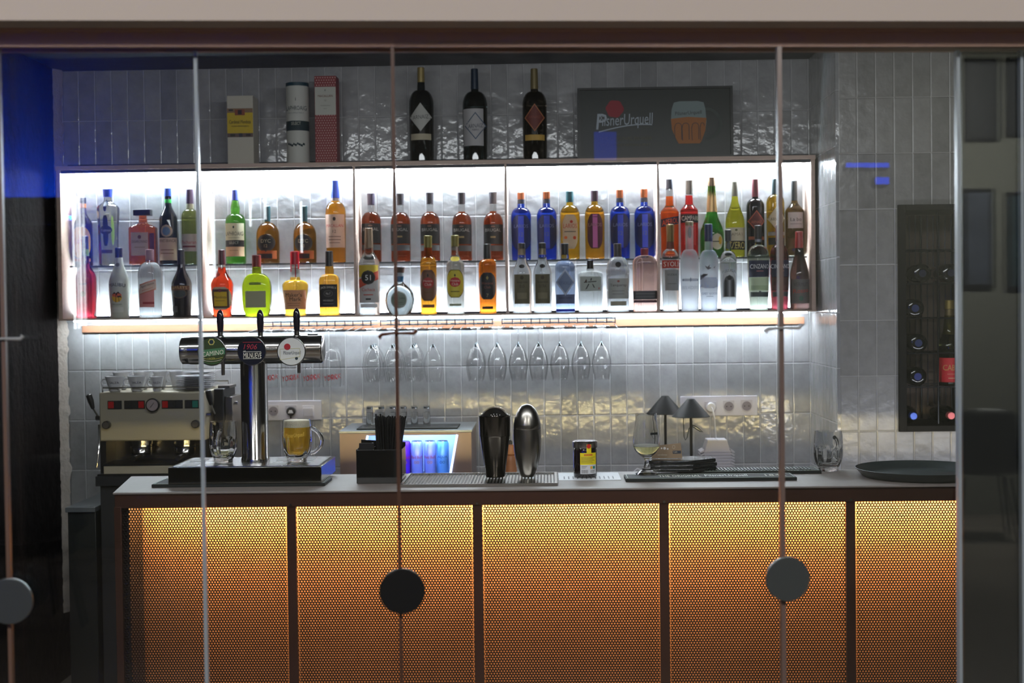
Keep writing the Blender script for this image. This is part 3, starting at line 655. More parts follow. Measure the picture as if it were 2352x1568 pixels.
Lo('round globe shaped clear tequila bottle with brown ball stopper', 918, 611, 721, 68, [(719, 48), (710, 58), (700, 65), (687, 68), (672, 62), (662, 50), (654, 34), (648, 20), (643, 17), (632, 20)], (222, 238, 240), [(611, 624, 26, 22, (66, 50, 44)), (624, 632, 22, 22, (170, 180, 186), .1), (632, 645, 16, 17, (24, 92, 130))],
  [('L', 666, 707, 37, (206, 214, 212), 'e'), ('p', 668, 705, 33, (130, 144, 130), 'e'), ('T', 683, 7, 30, (54, 70, 60), 'Don Julio'), ('p', 692, 693, 18, (90, 100, 90))], ey=.75)
hav = lambda c1, c2, c3: [('L', 617, 688, 37, c1, 'o'), ('p', 622, 684, 32, c2, 'o'), ('p', 634, 660, 26, c3, 'e'), ('T', 642, 5, 26, (226, 200, 190), 'Havana'), ('T', 650, 6, 16, (226, 200, 190), 'Club'), ('p', 625, 634, 4, (40, 40, 36), 'd'), ('p', 668, 669, 20, (110, 80, 40)), ('L', 696, 703, 28, (150, 90, 50))]
Lo('golden amber rum bottle with brown shield label and red roundel', 984, 538, 719, 39, [(712, 37), (604, 38), (586, 19, 'r'), (565, 18)], (250, 150, 24), [(538, 566, 18, 18, (116, 108, 54), .4, .4), (566, 590, 18, 19, (150, 70, 30))], hav((110, 74, 56), (124, 86, 66), (176, 56, 56)))
Lo('clear rum bottle with yellow shield label and red roundel', 1046, 537, 718, 42, [(711, 40), (606, 41), (580, 18, 's'), (562, 17)], (242, 244, 232), [(537, 563, 18, 17, (118, 112, 60), .4, .4)],
  [('L', 616, 680, 38, (120, 110, 40), 'o'), ('p', 618, 678, 36, (222, 206, 70), 'o'), ('p', 633, 656, 25, (200, 50, 56), 'e'), ('T', 641, 5, 26, (240, 220, 200), 'Havana'), ('T', 649, 6, 15, (240, 220, 200), 'Club'), ('p', 625, 633, 4, (20, 20, 20), 'd'), ('p', 665, 667, 20, (110, 100, 40)), ('L', 586, 597, 20, (228, 206, 60), 'o'), ('L', 694, 699, 27, (170, 180, 150))])
Lo('dark amber rum bottle with black label next to the middle divider', 1120, 557, 717, 41, [(710, 40), (606, 41), (592, 19, 'r'), (590, 17)], (214, 96, 14), [(557, 593, 17, 18, K)],
  [('L', 623, 684, 37, (40, 40, 46), 'o'), ('T', 647, 6, 30, (150, 90, 80), 'Havana'), ('T', 656, 6, 18, (150, 90, 80), 'Club'), ('T', 675, 8, 5, (170, 160, 120), '7'), ('p', 630, 640, 6, (170, 150, 90), 'd'), ('L', 700, 706, 25, (40, 26, 18))])
for x, w_, lb in ((1199, 44, 'textured clear gin bottle with olive label, next to the middle divider'), (1246, 42, 'textured clear gin bottle with olive label, next to the blue one')):
    Lo(lb, x, 554, 715, w_, [(708, w_), (625, w_), (583, 18, 's'), (566, 17)], (236, 240, 238), [(554, 567, 17, 17, K), (567, 581, 17, 18, (150, 136, 116), .3, .5)],
      [('L', 626, 693, w_*.8, (104, 98, 74)), ('T', 644, 6, 26, (50, 46, 36), 'Seagrams'), ('T', 653, 7, 16, (60, 54, 44), '0.0' if x < 1220 else 'EXTRA'), ('p', 629, 638, 8, (70, 60, 44), 'e'), ('p', 668, 682, 22, (130, 122, 96)), ('L', 603, 612, 13, (20, 20, 24), 'e')])
Lo('pale blue ribbed gin bottle with pointed silver label', 1298, 556, 715, 47, [(708, 45), (612, 46), (597, 20, 'r'), (581, 18)], (176, 200, 244), [(556, 582, 17, 17, (24, 26, 32))],
  [('L', 614, 676, 44, (190, 200, 220), 'd'), ('p', 620, 670, 37, (124, 140, 170), 'd'), ('T', 647, 7, 28, (80, 94, 126), 'CITADELLE'), ('L', 673, 694, 42, (96, 106, 140)), ('p', 680, 682, 30, (70, 80, 110)), ('L', 706, 712, 44, (30, 60, 220))])
Lo('wide clear gin bottle with black brush character on grey label', 1356, 593, 713, 58, [(706, 55), (628, 57), (618, 18, 'r'), (611, 16)], (240, 244, 240), [(593, 613, 15, 15, (24, 24, 26))],
  [('L', 631, 664, 48, (176, 184, 176)), ('P', [(-15, 645), (-15, 643), (13, 641), (13, 643)], (20, 20, 20)), ('P', [(-1, 640), (1, 634), (3, 635), (2, 640)], (20, 20, 20)), ('P', [(-5, 647), (-3, 648), (-9, 659), (-12, 660)], (20, 20, 20)), ('P', [(3, 647), (6, 649), (10, 657), (7, 656)], (20, 20, 20)), ('P', [(-13, 642), (-10, 637), (-8, 640), (-11, 645)], (70, 40, 30)), ('p', 656, 660, 2, (180, 50, 50), 'r', 19)], ex=5, ey=.7)
Lo('clear gin bottle with black seal, script label and grey cap', 1419, 556, 713, 56, [(706, 51), (622, 52), (618, 54), (612, 50), (588, 22, 'r'), (585, 18)], (240, 243, 242), [(556, 587, 18, 18, (70, 66, 66), .3, .5)],
  [('L', 636, 682, 46, (178, 180, 174)), ('T', 652, 8, 38, (50, 50, 50), 'Tanqueray'), ('p', 640, 645, 6, (160, 90, 80), 'e'), ('p', 664, 665, 28, (120, 120, 116)), ('p', 671, 672, 28, (120, 120, 116)), ('L', 688, 698, 36, (170, 164, 144)), ('L', 598, 611, 13, (20, 20, 24), 'e')])
Lo('pink gin flask with dark red cap and grey band', 1481, 567, 712, 52, [(706, 54), (602, 55), (583, 18, 'r'), (581, 17)], (242, 194, 178), [(567, 583, 18, 17, (110, 30, 44))],
  [('L', 664, 684, 54, (84, 84, 90)), ('p', 670, 671, 44, (140, 140, 140)), ('p', 677, 678, 44, (130, 130, 130)), ('L', 685, 691, 53, (96, 60, 74))], ex=4, ey=.55)
Lo('clear vodka bottle with red banner and grey panel', 1540, 513, 712, 40, [(706, 38), (592, 40), (570, 18, 'r'), (552, 16)], (238, 242, 240), [(513, 553, 18, 16, (120, 100, 60), .35, .5), (553, 568, 16, 17, (150, 66, 50))],
  [('L', 595, 613, 39, (170, 50, 40)), ('T', 604, 11, 33, (240, 226, 214), 'STOLI'), ('L', 617, 664, 32, (144, 144, 144), 'r', 2), ('T', 628, 5, 22, (70, 70, 70), 'VODKA', 0, 0, 2), ('p', 648, 649, 20, (90, 90, 90), 'r', 2)])
Lo('frosted white vodka bottle with silver stopper and faint palace print', 1584, 506, 711, 43, [(700, 40), (605, 43), (570, 18, 'r'), (515, 18)], (232, 236, 242), [(506, 516, 19, 18, (150, 140, 116), .3, .6)],
  [('L', 637, 642, 36, (160, 168, 186)), ('p', 638, 641, 30, (210, 216, 226)), ('p', 633, 645, 4, (150, 160, 180), 'd'), ('T', 657, 7, 36, (196, 202, 212), 'BELVEDERE'), ('L', 517, 545, 8, (150, 150, 152), 'e')], rough=.45)
Lo('frosted vodka bottle with navy cap and blue mountains with flying geese', 1628, 512, 711, 43, [(700, 39), (603, 43), (572, 19, 'r'), (552, 18)], (228, 234, 244), [(512, 553, 18, 18, (28, 40, 84))],
  [('L', 634, 659, 40, (206, 216, 236), 'o'), ('P', [(-20, 656), (-20, 650), (-12, 642), (-4, 634), (2, 644), (8, 637), (14, 634), (20, 644), (20, 656), (8, 659), (-8, 659)], (60, 120, 214)), ('P', [(-18, 652), (-10, 646), (-2, 653), (6, 646), (18, 652), (6, 655), (-6, 657)], (190, 210, 240)), ('P', [(-20, 640), (-20, 630), (-14, 626), (-4, 627), (-12, 634)], (90, 84, 100)),
   ('L', 609, 613, 5, (110, 104, 112), 'e', -3), ('P', [(-11, 607), (-5, 611), (0, 605), (-1, 611), (4, 613), (-4, 617), (-8, 613)], (110, 104, 112)), ('P', [(6, 610), (9, 612), (13, 608), (11, 614)], (150, 148, 158)), ('T', 671, 5, 36, (150, 160, 180), 'GREY GOOSE'), ('p', 677, 678, 16, (130, 140, 160))], rough=.4)
Lo('small clear vodka bottle with silver cap and black arched label', 1673, 525, 710, 38, [(703, 36), (598, 38), (574, 14, 'r'), (570, 12), (549, 13)], (240, 243, 244), [(525, 551, 15, 14, (70, 70, 74), .3, .5)],
  [('L', 553, 570, 9, (90, 92, 94), 'e'), ('L', 614, 679, 30, (206, 210, 212), 'a'), ('T', 622, 6, 30, (40, 40, 44), 'BELUGA', 4), ('p', 628, 678, 25, (84, 86, 90), 'a'), ('p', 640, 678, 5, (150, 152, 154)), ('p', 640, 676, 3, (40, 42, 44), 'r', -8), ('p', 640, 676, 3, (40, 42, 44), 'r', 8), ('p', 630, 640, 10, (30, 32, 34), 'e')])
cz = lambda g2, g3: [('L', 595, 633, 46, (24, 32, 60), 'r'), ('P', [(-22, 632), (-22, 629), (-4, 620), (22, 611), (22, 632)], (190, 40, 50)), ('T', 609, 10, 42, (226, 226, 230), 'CINZANO'), ('p', 619, 620, 16, (200, 120, 120)), ('L', 634, 664, 44, g2), ('p', 652, 662, 38, g3), ('L', 667, 678, 40, (74, 82, 84)), ('p', 664, 668, 6, (60, 60, 60), 'd')]
Lo('pale vermouth bottle with navy and red label, black cap', 1742, 515, 709, 50, [(703, 42), (640, 47), (590, 50), (560, 17, 'r'), (552, 16)], (222, 236, 206), [(515, 546, 17, 17, K), (546, 553, 16, 16, (130, 134, 140), .3, .6)], cz((196, 214, 176), (170, 190, 150)))
Lo('dark red vermouth bottle with navy and red label, maroon cap', 1790, 515, 709, 44, [(703, 38), (640, 42), (590, 43), (560, 17, 'r'), (550, 16)], (60, 10, 16), [(515, 552, 17, 17, (74, 24, 30))], [tuple(q if not (j == 3 and isinstance(q, int) and p[0] in 'Lp') else q*.87 for j, q in enumerate(p)) if p[0] in 'Lp' else p for p in cz((70, 40, 40), (90, 50, 50))])
Lo('dark sloping shouldered bottle with red capsule and grey red script label', 1836, 529, 708, 48, [(701, 44), (632, 44), (568, 19, 's'), (560, 18)], (34, 22, 20), [(529, 567, 17, 19, (150, 50, 50))],
  [('L', 638, 693, 44, (112, 108, 104)), ('T', 650, 9, 32, (70, 66, 64), 'VERMUT'), ('T', 664, 10, 38, (190, 80, 60), 'Rosso', 0, .1), ('p', 676, 688, 10, (80, 110, 96), 'e')])
# ---- on top of the shelf
YT = 1.90; TG = 'tall wine bottles on top of the shelf'
def Tp(label, x, top, bot, W, pts, glass, cap, parts):
    return bottle('wine_bottle', label, TG, x, top, bot, W, 1.87, zBt+.001, pts, glass, cap, parts)
Tp('tall dark wine bottle on the shelf top with pale diamond label and pale band', 968, 150, 366, 57, [(358, 56), (236, 57), (202, 19, 'r'), (184, 17)], (22, 30, 30), [(150, 185, 16, 17, (170, 150, 96), .4, .3)],
   [('L', 234, 299, 50, (196, 196, 190), 'd'), ('T', 266, 9, 36, (90, 90, 90), 'ARNAIZ', 0, .08), ('L', 304, 318, 46, (196, 186, 160))])
Tp('tall dark wine bottle on the shelf top with square white label, diamond drawn on it', 1091, 153, 364, 57, [(356, 56), (238, 57), (205, 19, 'r'), (200, 17)], (18, 30, 32), [(153, 200, 16, 18, (22, 44, 66), .4)],
   [('L', 247, 331, 46, (190, 188, 190), 'r', -3), ('p', 255, 317, 50, (50, 80, 110), 'd', 2), ('p', 258, 314, 45, (190, 188, 190), 'd', 2), ('T', 286, 9, 34, (70, 80, 90), 'ARNAIZ', 0, .08, 2), ('T', 295, 4, 15, (90, 90, 100), 'RIBERA', 0, 0, 2)])
Tp('tall brown wine bottle on the shelf top with maroon diamond label and gold band', 1228, 153, 362, 56, [(354, 55), (236, 56), (205, 19, 'r'), (200, 17)], (36, 30, 22), [(153, 200, 16, 18, (130, 116, 76), .4, .2)],
   [('L', 236, 299, 46, (190, 120, 80), 'd'), ('p', 239, 296, 41, (112, 50, 44), 'd'), ('T', 266, 6, 28, (150, 80, 66), 'ARNAIZ'), ('L', 306, 319, 44, (206, 166, 80))])
def flatmap(s, y): return lambda a, b: (a, y, b)
def zpx(py, bot, s): return (bot-py)*s
def carton(label, x0, x1, top, bot, Y, rects, texts, base, extra=None):
    s = mpp(Y); X = at((x0+x1)/2, (top+bot)/2, Y).x; w2 = (x1-x0)*s/2; H = (bot-top)*s
    r = root('bottle_carton', label, 'box', (X, Y+w2, zBt+.001), 'whisky boxes on top of the shelf')
    MB().box(-w2, w2, -w2, w2*.95, 0, H).build('carton_body', mat(base, .6), r, bevel=.001)
    mb = MB(); ms = []
    def sl(c):
        m_ = mat(c, .6)
        if m_ not in ms: ms.append(m_)
        return ms.index(m_)
    for i, (a, b, c, d, col) in enumerate(rects):
        y = -w2-.0006-.0003*i; mb.add([((a-.5*(x0+x1))*s, y, zpx(d, bot, s)), ((b-.5*(x0+x1))*s, y, zpx(d, bot, s)), ((b-.5*(x0+x1))*s, y, zpx(c, bot, s)), ((a-.5*(x0+x1))*s, y, zpx(c, bot, s))], [(0, 1, 2, 3)], sl(col))
    for (xx, yy, h, wd_, col, t) in texts:
        mb.text(t, (xx-.5*(x0+x1))*s, zpx(yy, bot, s), h*s, lambda a, b: (a, -w2-.0035, b), sl(col), wmax=wd_*s)
    if extra: extra(mb, sl, s, w2)
    mb.build('printed_front', ms, r, smooth=False)
carton('cream box with yellow brandy label on top of the shelf', 522, 582, 217, 373, 1.80+.02,
       [(522, 581.5, 246, 256, (150, 120, 90)), (522, 581.5, 256, 303, (222, 190, 40)), (522, 581.5, 303, 312, (110, 90, 80)), (526, 536, 248, 252, (60, 60, 60)), (540, 563, 249, 262, (150, 80, 50)), (547, 556, 250, 260, (50, 30, 30)), (529, 540, 305, 310, (60, 60, 50)), (549, 557, 303, 312, (60, 60, 70)), (565, 576, 305, 310, (60, 50, 50))],
       [(552, 277, 8, 50, (60, 50, 20), 'Cardenal Mendoza'), (552, 287, 3, 40, (90, 70, 30), 'SOLERA GRAN RESERVA')], (212, 206, 190))
def dots(mb, sl, s, w2):
    mi = sl((226, 190, 180))
    for j in range(34):
        for i in range(9):
            py = 176+j*5.75; px_ = 725.5+i*5.7+(2.85 if j % 2 else 0)
            if 195 < py < 262 or px_ > 772: continue
            a, b = (px_-748)*s, (370-py)*s; q = 1.5*s
            mb.add([(a-q, -w2-.0012, b), (a, -w2-.0012, b-q), (a+q, -w2-.0012, b), (a, -w2-.0012, b+q)], [(0, 1, 2, 3)], mi)
carton('tall red patterned box with white panel on top of the shelf', 723, 773, 172, 370, 1.82,
       [(724, 772, 197, 261, (206, 206, 196))], [(748, 218, 5, 34, (150, 110, 100), 'MACALLAN'), (748, 228, 4, 6, (110, 110, 100), '12'), (748, 205, 4, 6, (60, 60, 60), 'II'), (748, 240, 2, 22, (120, 120, 110), 'HIGHLAND SINGLE'), (748, 247, 2, 14, (120, 120, 110), 'MALT')], (150, 62, 66), dots)
s_ = mpp(1.87); X_ = at(684, 280, 1.87).x
r = root('bottle_tube', 'white cylindrical whisky tube with dark band on top of the shelf', 'tube', (X_, 1.87, zBt+.001), 'whisky boxes on top of the shelf')
Rt = 26*s_; MB().lathe([(0, Rt), (176*s_, Rt)], seg=40).build('tube_body', mat((214, 214, 206), .55), r)
MB().lathe([(176*s_, Rt*1.01), (184*s_, Rt*1.01)], seg=40).build('tube_lid', mat((30, 66, 80), .5), r)
mb = MB(); cyl = lambda l: (lambda a, b: (a, -math.sqrt(max(0, (Rt+l)**2-a*a)), b))
def band(y0, y1, l, mi, hw=.99):
    N = 20; vs = []
    for k in range(N+1):
        t = PI*(k/N-.5)*hw; vs += [((Rt+l)*math.sin(t), -(Rt+l)*math.cos(t), (369-y1)*s_), ((Rt+l)*math.sin(t), -(Rt+l)*math.cos(t), (369-y0)*s_)]
    mb.add(vs, [(2*k, 2*k+2, 2*k+3, 2*k+1) for k in range(N)], mi)
band(273, 295, .0005, 0)
mb.text('LAPHROAIG', 0, (369-244)*s_, 10*s_, cyl(.0008), 0, wmax=46*s_); mb.text('SELECT', 0, (369-279)*s_, 7*s_, cyl(.0011), 1, wmax=22*s_)
mb.text('ISLAY SINGLE MALT', 0, (369-255)*s_, 3*s_, cyl(.0008), 2, wmax=36*s_); mb.text('I', 0, (369-224)*s_, 7*s_, cyl(.0008), 0)
for k in range(9):
    a = (-18+k*4.3)*s_; b = (369-325-((k*7) % 5))*s_; f = cyl(.0008)
    mb.add([f(a-2.4*s_, b-2*s_), f(a+2.6*s_, b-2.6*s_), f(a+2*s_, b+2*s_), f(a-1.4*s_, b+3*s_)], [(0, 1, 2, 3)], 0)
mb.build('printed_label', [mat((24, 50, 56), .6), mat((206, 206, 190), .6), mat((120, 130, 130), .6)], r)
# framed sign
Ys = 1.86; s = mpp(Ys); XS = at(1505, 271, Ys).x; ZS0 = zBt+.003
r = root('beer_sign', 'dark framed beer sign with red seal and drawn beer mug above the shelf', 'sign', (XS, Ys, ZS0))
r.rotation_euler = (math.radians(-3), 0, 0)
hw = 176*s; H = (357-195)*s
MB().box(-hw, hw, 0, .02, 0, H).build('sign_board', mat((26, 34, 32), .35), r)
fr = MB(); t_ = 5*s
fr.box(-hw-.002, hw+.002, -.012, .022, 0, t_).box(-hw-.002, hw+.002, -.012, .022, H-t_, H).box(-hw-.002, -hw+t_, -.012, .022, t_, H-t_).box(hw-t_, hw+.002, -.012, .022, t_, H-t_)
fr.build('sign_frame', mat((40, 42, 42), .35), r)
mb = MB(); S = lambda px_, py: ((px_-1505)*s, (357-py)*s)
def fl(y): return lambda a, b: (a, y, b)
cx_, cz_ = S(1413, 243)
mb.add([((20+1.0*math.cos(k*1.3))*s*math.cos(2*PI*k/30)+cx_, -.0015, cz_+(20+1.0*math.cos(k*1.3))*s*math.sin(2*PI*k/30)) for k in range(30)], [tuple(range(30))], 0)
a, b = S(1436, 272); mb.text('PilsnerUrquell', a, b, 34*s, fl(-.002), 1, wmax=126*s, slant=.05, tilt=.03)
a, b = S(1383, 272); mb.text('P', a, b, 36*s, fl(-.0022), 1, slant=.1)
vs = []
for k in range(17):
    q = k/16; px_ = 1376+q*122; py = 297-16*math.sin(q*1.9); a, b = S(px_, py); vs += [(a, -.002, b), (a, -.002, b+2.6*s)]
mb.add(vs, [(2*k, 2*k+2, 2*k+3, 2*k+1) for k in range(16)], 1)
a, b = S(1437, 311); mb.text('THE ORIGINAL PILSNER', a, b, 8*s, fl(-.002), 2, wmax=157*s)
a, b = S(1437, 326); mb.text('BREWED THE ORIGINAL WAY', a, b, 6*s, fl(-.002), 2, wmax=130*s)
mug = [(1543, 246), (1548, 231), (1560, 228), (1603, 228), (1616, 231), (1620, 246), (1622, 275), (1619, 296), (1610, 320), (1606, 325), (1558, 325), (1553, 316), (1543, 292), (1541, 270)]
mb.add([(S(*p)[0], -.0015, S(*p)[1]) for p in mug], [tuple(range(len(mug)))], 3)
beer = [(1541, 268), (1580, 264), (1622, 267), (1619, 296), (1610, 320), (1606, 325), (1558, 325), (1553, 316), (1543, 292)]
mb.add([(S(*p)[0], -.002, S(*p)[1]) for p in beer], [tuple(range(len(beer)))], 4)
a, b = S(1581, 256); mb.text('PilsnerUrquell', a, b, 11*s, fl(-.0025), 5, wmax=60*s, tilt=.05)
for x0_ in (1550, 1567, 1589, 1608):
    vs = []; n_ = 12; w_ = 15 if x0_ != 1608 else 9
    pts_ = [(x0_, 318), (x0_-1, 290)] + [(x0_+w_/2-w_/2*math.cos(t*PI/6), 285-7*math.sin(t*PI/6)) for t in range(7)] + ([(x0_+w_, 316)] if x0_ < 1600 else [])
    for i, p in enumerate(pts_):
        q = pts_[min(i+1, len(pts_)-1)]; o_ = pts_[max(i-1, 0)]; dx, dy = q[0]-o_[0], q[1]-o_[1]; l = math.hypot(dx, dy) or 1; nx_, ny_ = -dy/l*.7, dx/l*.7
        A, B = S(p[0]+nx_, p[1]+ny_), S(p[0]-nx_, p[1]-ny_); vs += [(A[0], -.0025, A[1]), (B[0], -.0025, B[1])]
    mb.add(vs, [(2*k, 2*k+2, 2*k+3, 2*k+1) for k in range(len(pts_)-1)], 5)
vs = []
for k in range(19):
    t = -PI/2+PI*k/18
    for rr in (1.0, .82):
        A = S(1621+36*rr*math.cos(t), 280-37*rr*math.sin(t)+(0)); vs.append((A[0], -.0018, A[1]))
mb.add(vs, [(2*k, 2*k+2, 2*k+3, 2*k+1) for k in range(18)], 6)
mb.build('sign_print', [mat((150, 24, 44), .5), mat((176, 186, 196), .5), mat((96, 92, 70), .5), mat((130, 146, 146), .5), mat((170, 104, 48), .5), mat((50, 50, 60), .5), mat((60, 70, 66), .5)], r, smooth=False)
# ================================================================== ON THE FRONT COUNTER
def on(px, py, z=None): return atz(px, py, ZC if z is None else z)
def lin_box(name, label, cat, corners_px, z0, h, m, parent=None): pass
# ---- rubber bar mats
def barmat(label, px0, px1, py_front, depth, txts, group='rubber bar mats', ribs=None):
    a, b = on(px0, py_front+2), on(px1, py_front)
    y0 = (a.y+b.y)/2
    y0 = max(.004, y0); r = root('bar_mat', label, 'bar mat', ((a.x+b.x)/2, y0, ZC+.0005), group)
    w2 = (b.x-a.x)/2; t = .010
    MB().box(-w2, w2, 0, depth, 0, t).build('mat_body', RUBBER, r, bevel=.001)
    mb = MB(); mb.box(-w2+.006, w2-.006, .004, .006, t, t+.0012).box(-w2+.006, w2-.006, depth-.006, depth-.004, t, t+.0012).box(-w2+.006, -w2+.008, .004, depth-.004, t, t+.0012).box(w2-.008, w2-.006, .004, depth-.004, t, t+.0012)
    mb.build('border_line', mat((150, 160, 150), .5), r)
    ms = []
    mb = MB()
    for (u, hh, wd_, col, s_) in txts:
        m_ = mat(col, .5)
        if m_ not in ms: ms.append(m_)
        mb.text(s_, u*w2, depth*.5, depth*hh, lambda q, v: (q, v, t+.0008), ms.index(m_), wmax=wd_*w2)
    if txts: mb.build('printed_lettering', ms, r, smooth=False)
    if ribs:
        mb = MB()
        n = int((ribs[1]-ribs[0])*w2/.011)
        for i in range(n): x = ribs[0]*w2+i*.011; mb.box(x, x+.005, .014, depth-.014, t, t+.003)
        mb.build('raised_rib', mat((30, 44, 42), .45), r)
    return r
barmat('black rubber bar mat with white lettering under the beer tower', 350, 745, 1117, .155, [(-.55, .42, .6, (190, 190, 170), 'GOOD BEER CLASSIC'), (.05, .5, .5, (215, 220, 215), 'PilsnerUrquell'), (.72, .35, .3, (190, 190, 170), '1842'), (.0, .2, .14, (170, 30, 40), 'OOO')])
barmat('black rubber bar mat with white lettering under the black napkin pack', 1437, 1832, 1104, .115, [(-.35, .4, .5, (190, 190, 170), 'THE ORIGINAL'), (.2, .5, .5, (215, 220, 215), 'PilsnerUrquell'), (.78, .35, .24, (190, 190, 170), '1842')], ribs=None)
barmat('black ribbed rubber bar mat lying behind the lettered one', 1560, 1888, 1088, .10, [], ribs=(-.9, .9))
# ---- steel drain grille
a, b = on(926, 1109), on(1280, 1107); w2 = (b.x-a.x)/2; y0 = .055; dg = .30
r = root('drain_grille', 'steel slatted drain tray sunk in the counter under the shakers', 'drain tray', ((a.x+b.x)/2, y0, ZC+.0008))
mb = MB(); mb.box(-w2, w2, 0, .008, 0, .008).box(-w2, w2, dg-.008, dg, 0, .008).box(-w2, -w2+.008, .008, dg-.008, 0, .008).box(w2-.008, w2, .008, dg-.008, 0, .008).box(-w2+.008, w2-.008, .008, dg-.008, 0, .0015)
mb.build('tray_frame', BRUSH, r)
mb = MB(); n = int(2*w2/.0105)
for i in range(n): x = -w2+.012+i*.0105; mb.box(x, x+.0045, .008, dg-.008, .0015, .007)
mb.build('slat', STEEL, r)
GTOP = ZC+.0088
# ---- beer tower
tx0, tx1 = on(417, 1105).x, on(732, 1105).x
ty = .10; zt0 = ZC+.0112; th_ = at(576, 1072, ty).z - zt0
r = root('beer_tower', 'polished steel T-shaped beer tower with three taps and round badges', 'beer tower', (at(584, 900, .26).x, .26, zt0))
bx, by = r.location.x, r.location.y
mb = MB(); X0, X1 = tx0-bx, tx1-bx+.03; Yf, Yb = ty-by, ty-by+.30
mb.box(X0, X1, Yf, Yb, 0, th_)
mb.build('drip_tray', mat((120, 118, 112), .12, 1.0, bump=(.02, 12), name='mirror_steel'), r, bevel=.002)
mb = MB(); mb.box(X0+.012, X1-.012, Yf+.012, Yb-.012, th_, th_+.0015).build('grid_plate', mat((170, 170, 172), .22, 1.0), r)
mb = MB()
for i in range(6):
    for j in range(2):
        if i in (2, 3) : continue
        x = X0+.03+i*(X1-X0-.06)/6; mb.box(x, x+.05, Yf+.03+j*.12, Yf+.11+j*.12, th_+.0015, th_+.0022)
mb.build('grid_slot', mat((30, 32, 34), .3), r)
TZ = zt0+th_; cz = at(584, 803, .26).z-zt0; s = mpp(.26)
rc = 31*s
MB().lathe([(th_+.0015, rc*1.05), (th_+.012, rc*1.05), (th_+.016, rc), (cz, rc)], seg=48, cap1=False).build('column', STEEL, r, angle=50)
rh = 32.5*s; xa, xb = at(418, 800, .26).x-bx, at(743, 803, .26).x-bx
def xcyl(mb, prof, y, z, seg=48):        # prof: (x, r)
    v = []; n = len(prof)
    for x, rr in prof:
        for k in range(seg): t = 2*PI*k/seg; v.append((x, y+rr*math.cos(t), z+rr*math.sin(t)))
    f = [(i*seg+k, i*seg+(k+1) % seg, (i+1)*seg+(k+1) % seg, (i+1)*seg+k) for i in range(n-1) for k in range(seg)]
    f += [tuple(range(seg)), tuple((n-1)*seg+k for k in range(seg))]; mb.add(v, f); return mb
xcyl(MB(), [(xa+.028, rh), (xb-.006, rh), (xb-.002, rh*.97), (xb, rh*.9)], 0, cz).build('crossbar', STEEL, r, angle=40)
xcyl(MB(), [(xa, rh*.88), (xa+.003, rh*.96), (xa+.026, rh*.96), (xa+.029, rh*.93)], 0, cz).build('end_cap', STEEL, r, angle=40)
badges = [(486, 807, (60, 74, 44)), (578, 806, (16, 20, 34)), (669, 807, (210, 210, 206))]
yb = -rh-.012
for i, (px_, py_, col) in enumerate(badges):
    X, Z = at(px_, py_, .26+yb).x-bx, at(px_, py_, .26+yb).z-zt0; Rb = 33.5*mpp(.26+yb)
    bd = MB().ycyl(X, Z, Rb, yb, yb+.010, 48).build('tap_badge', STEEL, r, bevel=.0012)
    MB().ycyl(X, Z, .012, yb+.010, 0, 20).build('badge_stem', STEEL, r)
    mb = MB(); F = lambda l: (lambda a, b: (a, yb-l, b)); ms = [mat(col, .25, name='badge_face'), mat((226, 220, 200), .4), mat((170, 34, 44), .4), mat((70, 120, 80), .4), mat((30, 50, 60), .4), mat((190, 180, 90), .4)]
    mb.ycyl(X, Z, Rb*.93, yb-.0006, yb, 48, 0)
    s_ = mpp(.26+yb)
    if i == 0:
        mb.text('CAMINO', X+3*s_, Z-4*s_, 11*s_, F(.0014), 1, wmax=50*s_, tilt=.12)
        mb.add([(X-29*s_, yb-.0009, Z-13*s_), (X+31*s_, yb-.0009, Z-6*s_), (X+31*s_, yb-.0009, Z+9*s_), (X-29*s_, yb-.0009, Z+3*s_)], [(0, 1, 2, 3)], 3)
        mb.ycyl(X, Z+22*s_, 8*s_, yb-.0009, yb-.0006, 6, 5); mb.ycyl(X, Z+22*s_, 5*s_, yb-.0012, yb-.0009, 24, 4)
        for k in range(3):
            mb.tube([(X+(-26+k*3+q*(52-k*6)/8)*s_, yb-.001, Z+(-14-k*5-4*math.sin(q*PI/8))*s_) for q in range(9)], .0007, 4, [5, 1, 3][k])
        mb.text('LAGER', X, Z-16*s_, 4*s_, F(.002), 5, wmax=20*s_)
    elif i == 1:
        mb.text('1906', X-2*s_, Z+10*s_, 12*s_, F(.001), 2, wmax=42*s_, slant=.25); mb.text('MILNUEVE', X+2*s_, Z-10*s_, 12*s_, F(.001), 1, wmax=42*s_)
        for zz, mi in ((20, 2), (-2, 1), (-18, 1)): mb.add([(X-20*s_, yb-.001, Z+zz*s_), (X+22*s_, yb-.001, Z+zz*s_), (X+22*s_, yb-.001, Z+(zz+1)*s_), (X-20*s_, yb-.001, Z+(zz+1)*s_)], [(0, 1, 2, 3)], mi)
        mb.text('LA', X-16*s_, Z+0.5*s_, 3*s_, F(.001), 1)
    else:
        mb.ycyl(X-9*s_, Z+11*s_, 7.5*s_, yb-.0016, yb-.001, 20, 2)
        mb.text('PilsnerUrquell', X+2*s_, Z-4*s_, 11*s_, F(.0012), 4, wmax=40*s_, slant=.05)
        for (p0, p1) in (((-26, -15), (-26, 6)), ((-26, 6), (20, 7)), ((20, 7), (20, -12)), ((20, -12), (-26, -19)), ((-26, -19), (-26, 6))):
            mb.tube([(X+p0[0]*s_, yb-.001, Z+p0[1]*s_), (X+p1[0]*s_, yb-.001, Z+p1[1]*s_)], .0006, 4, 5)
        mb.ycyl(X+12*s_, Z-16*s_, 3.5*s_, yb-.0014, yb-.001, 14, 4)
    mb.build('badge_print', ms, bd)
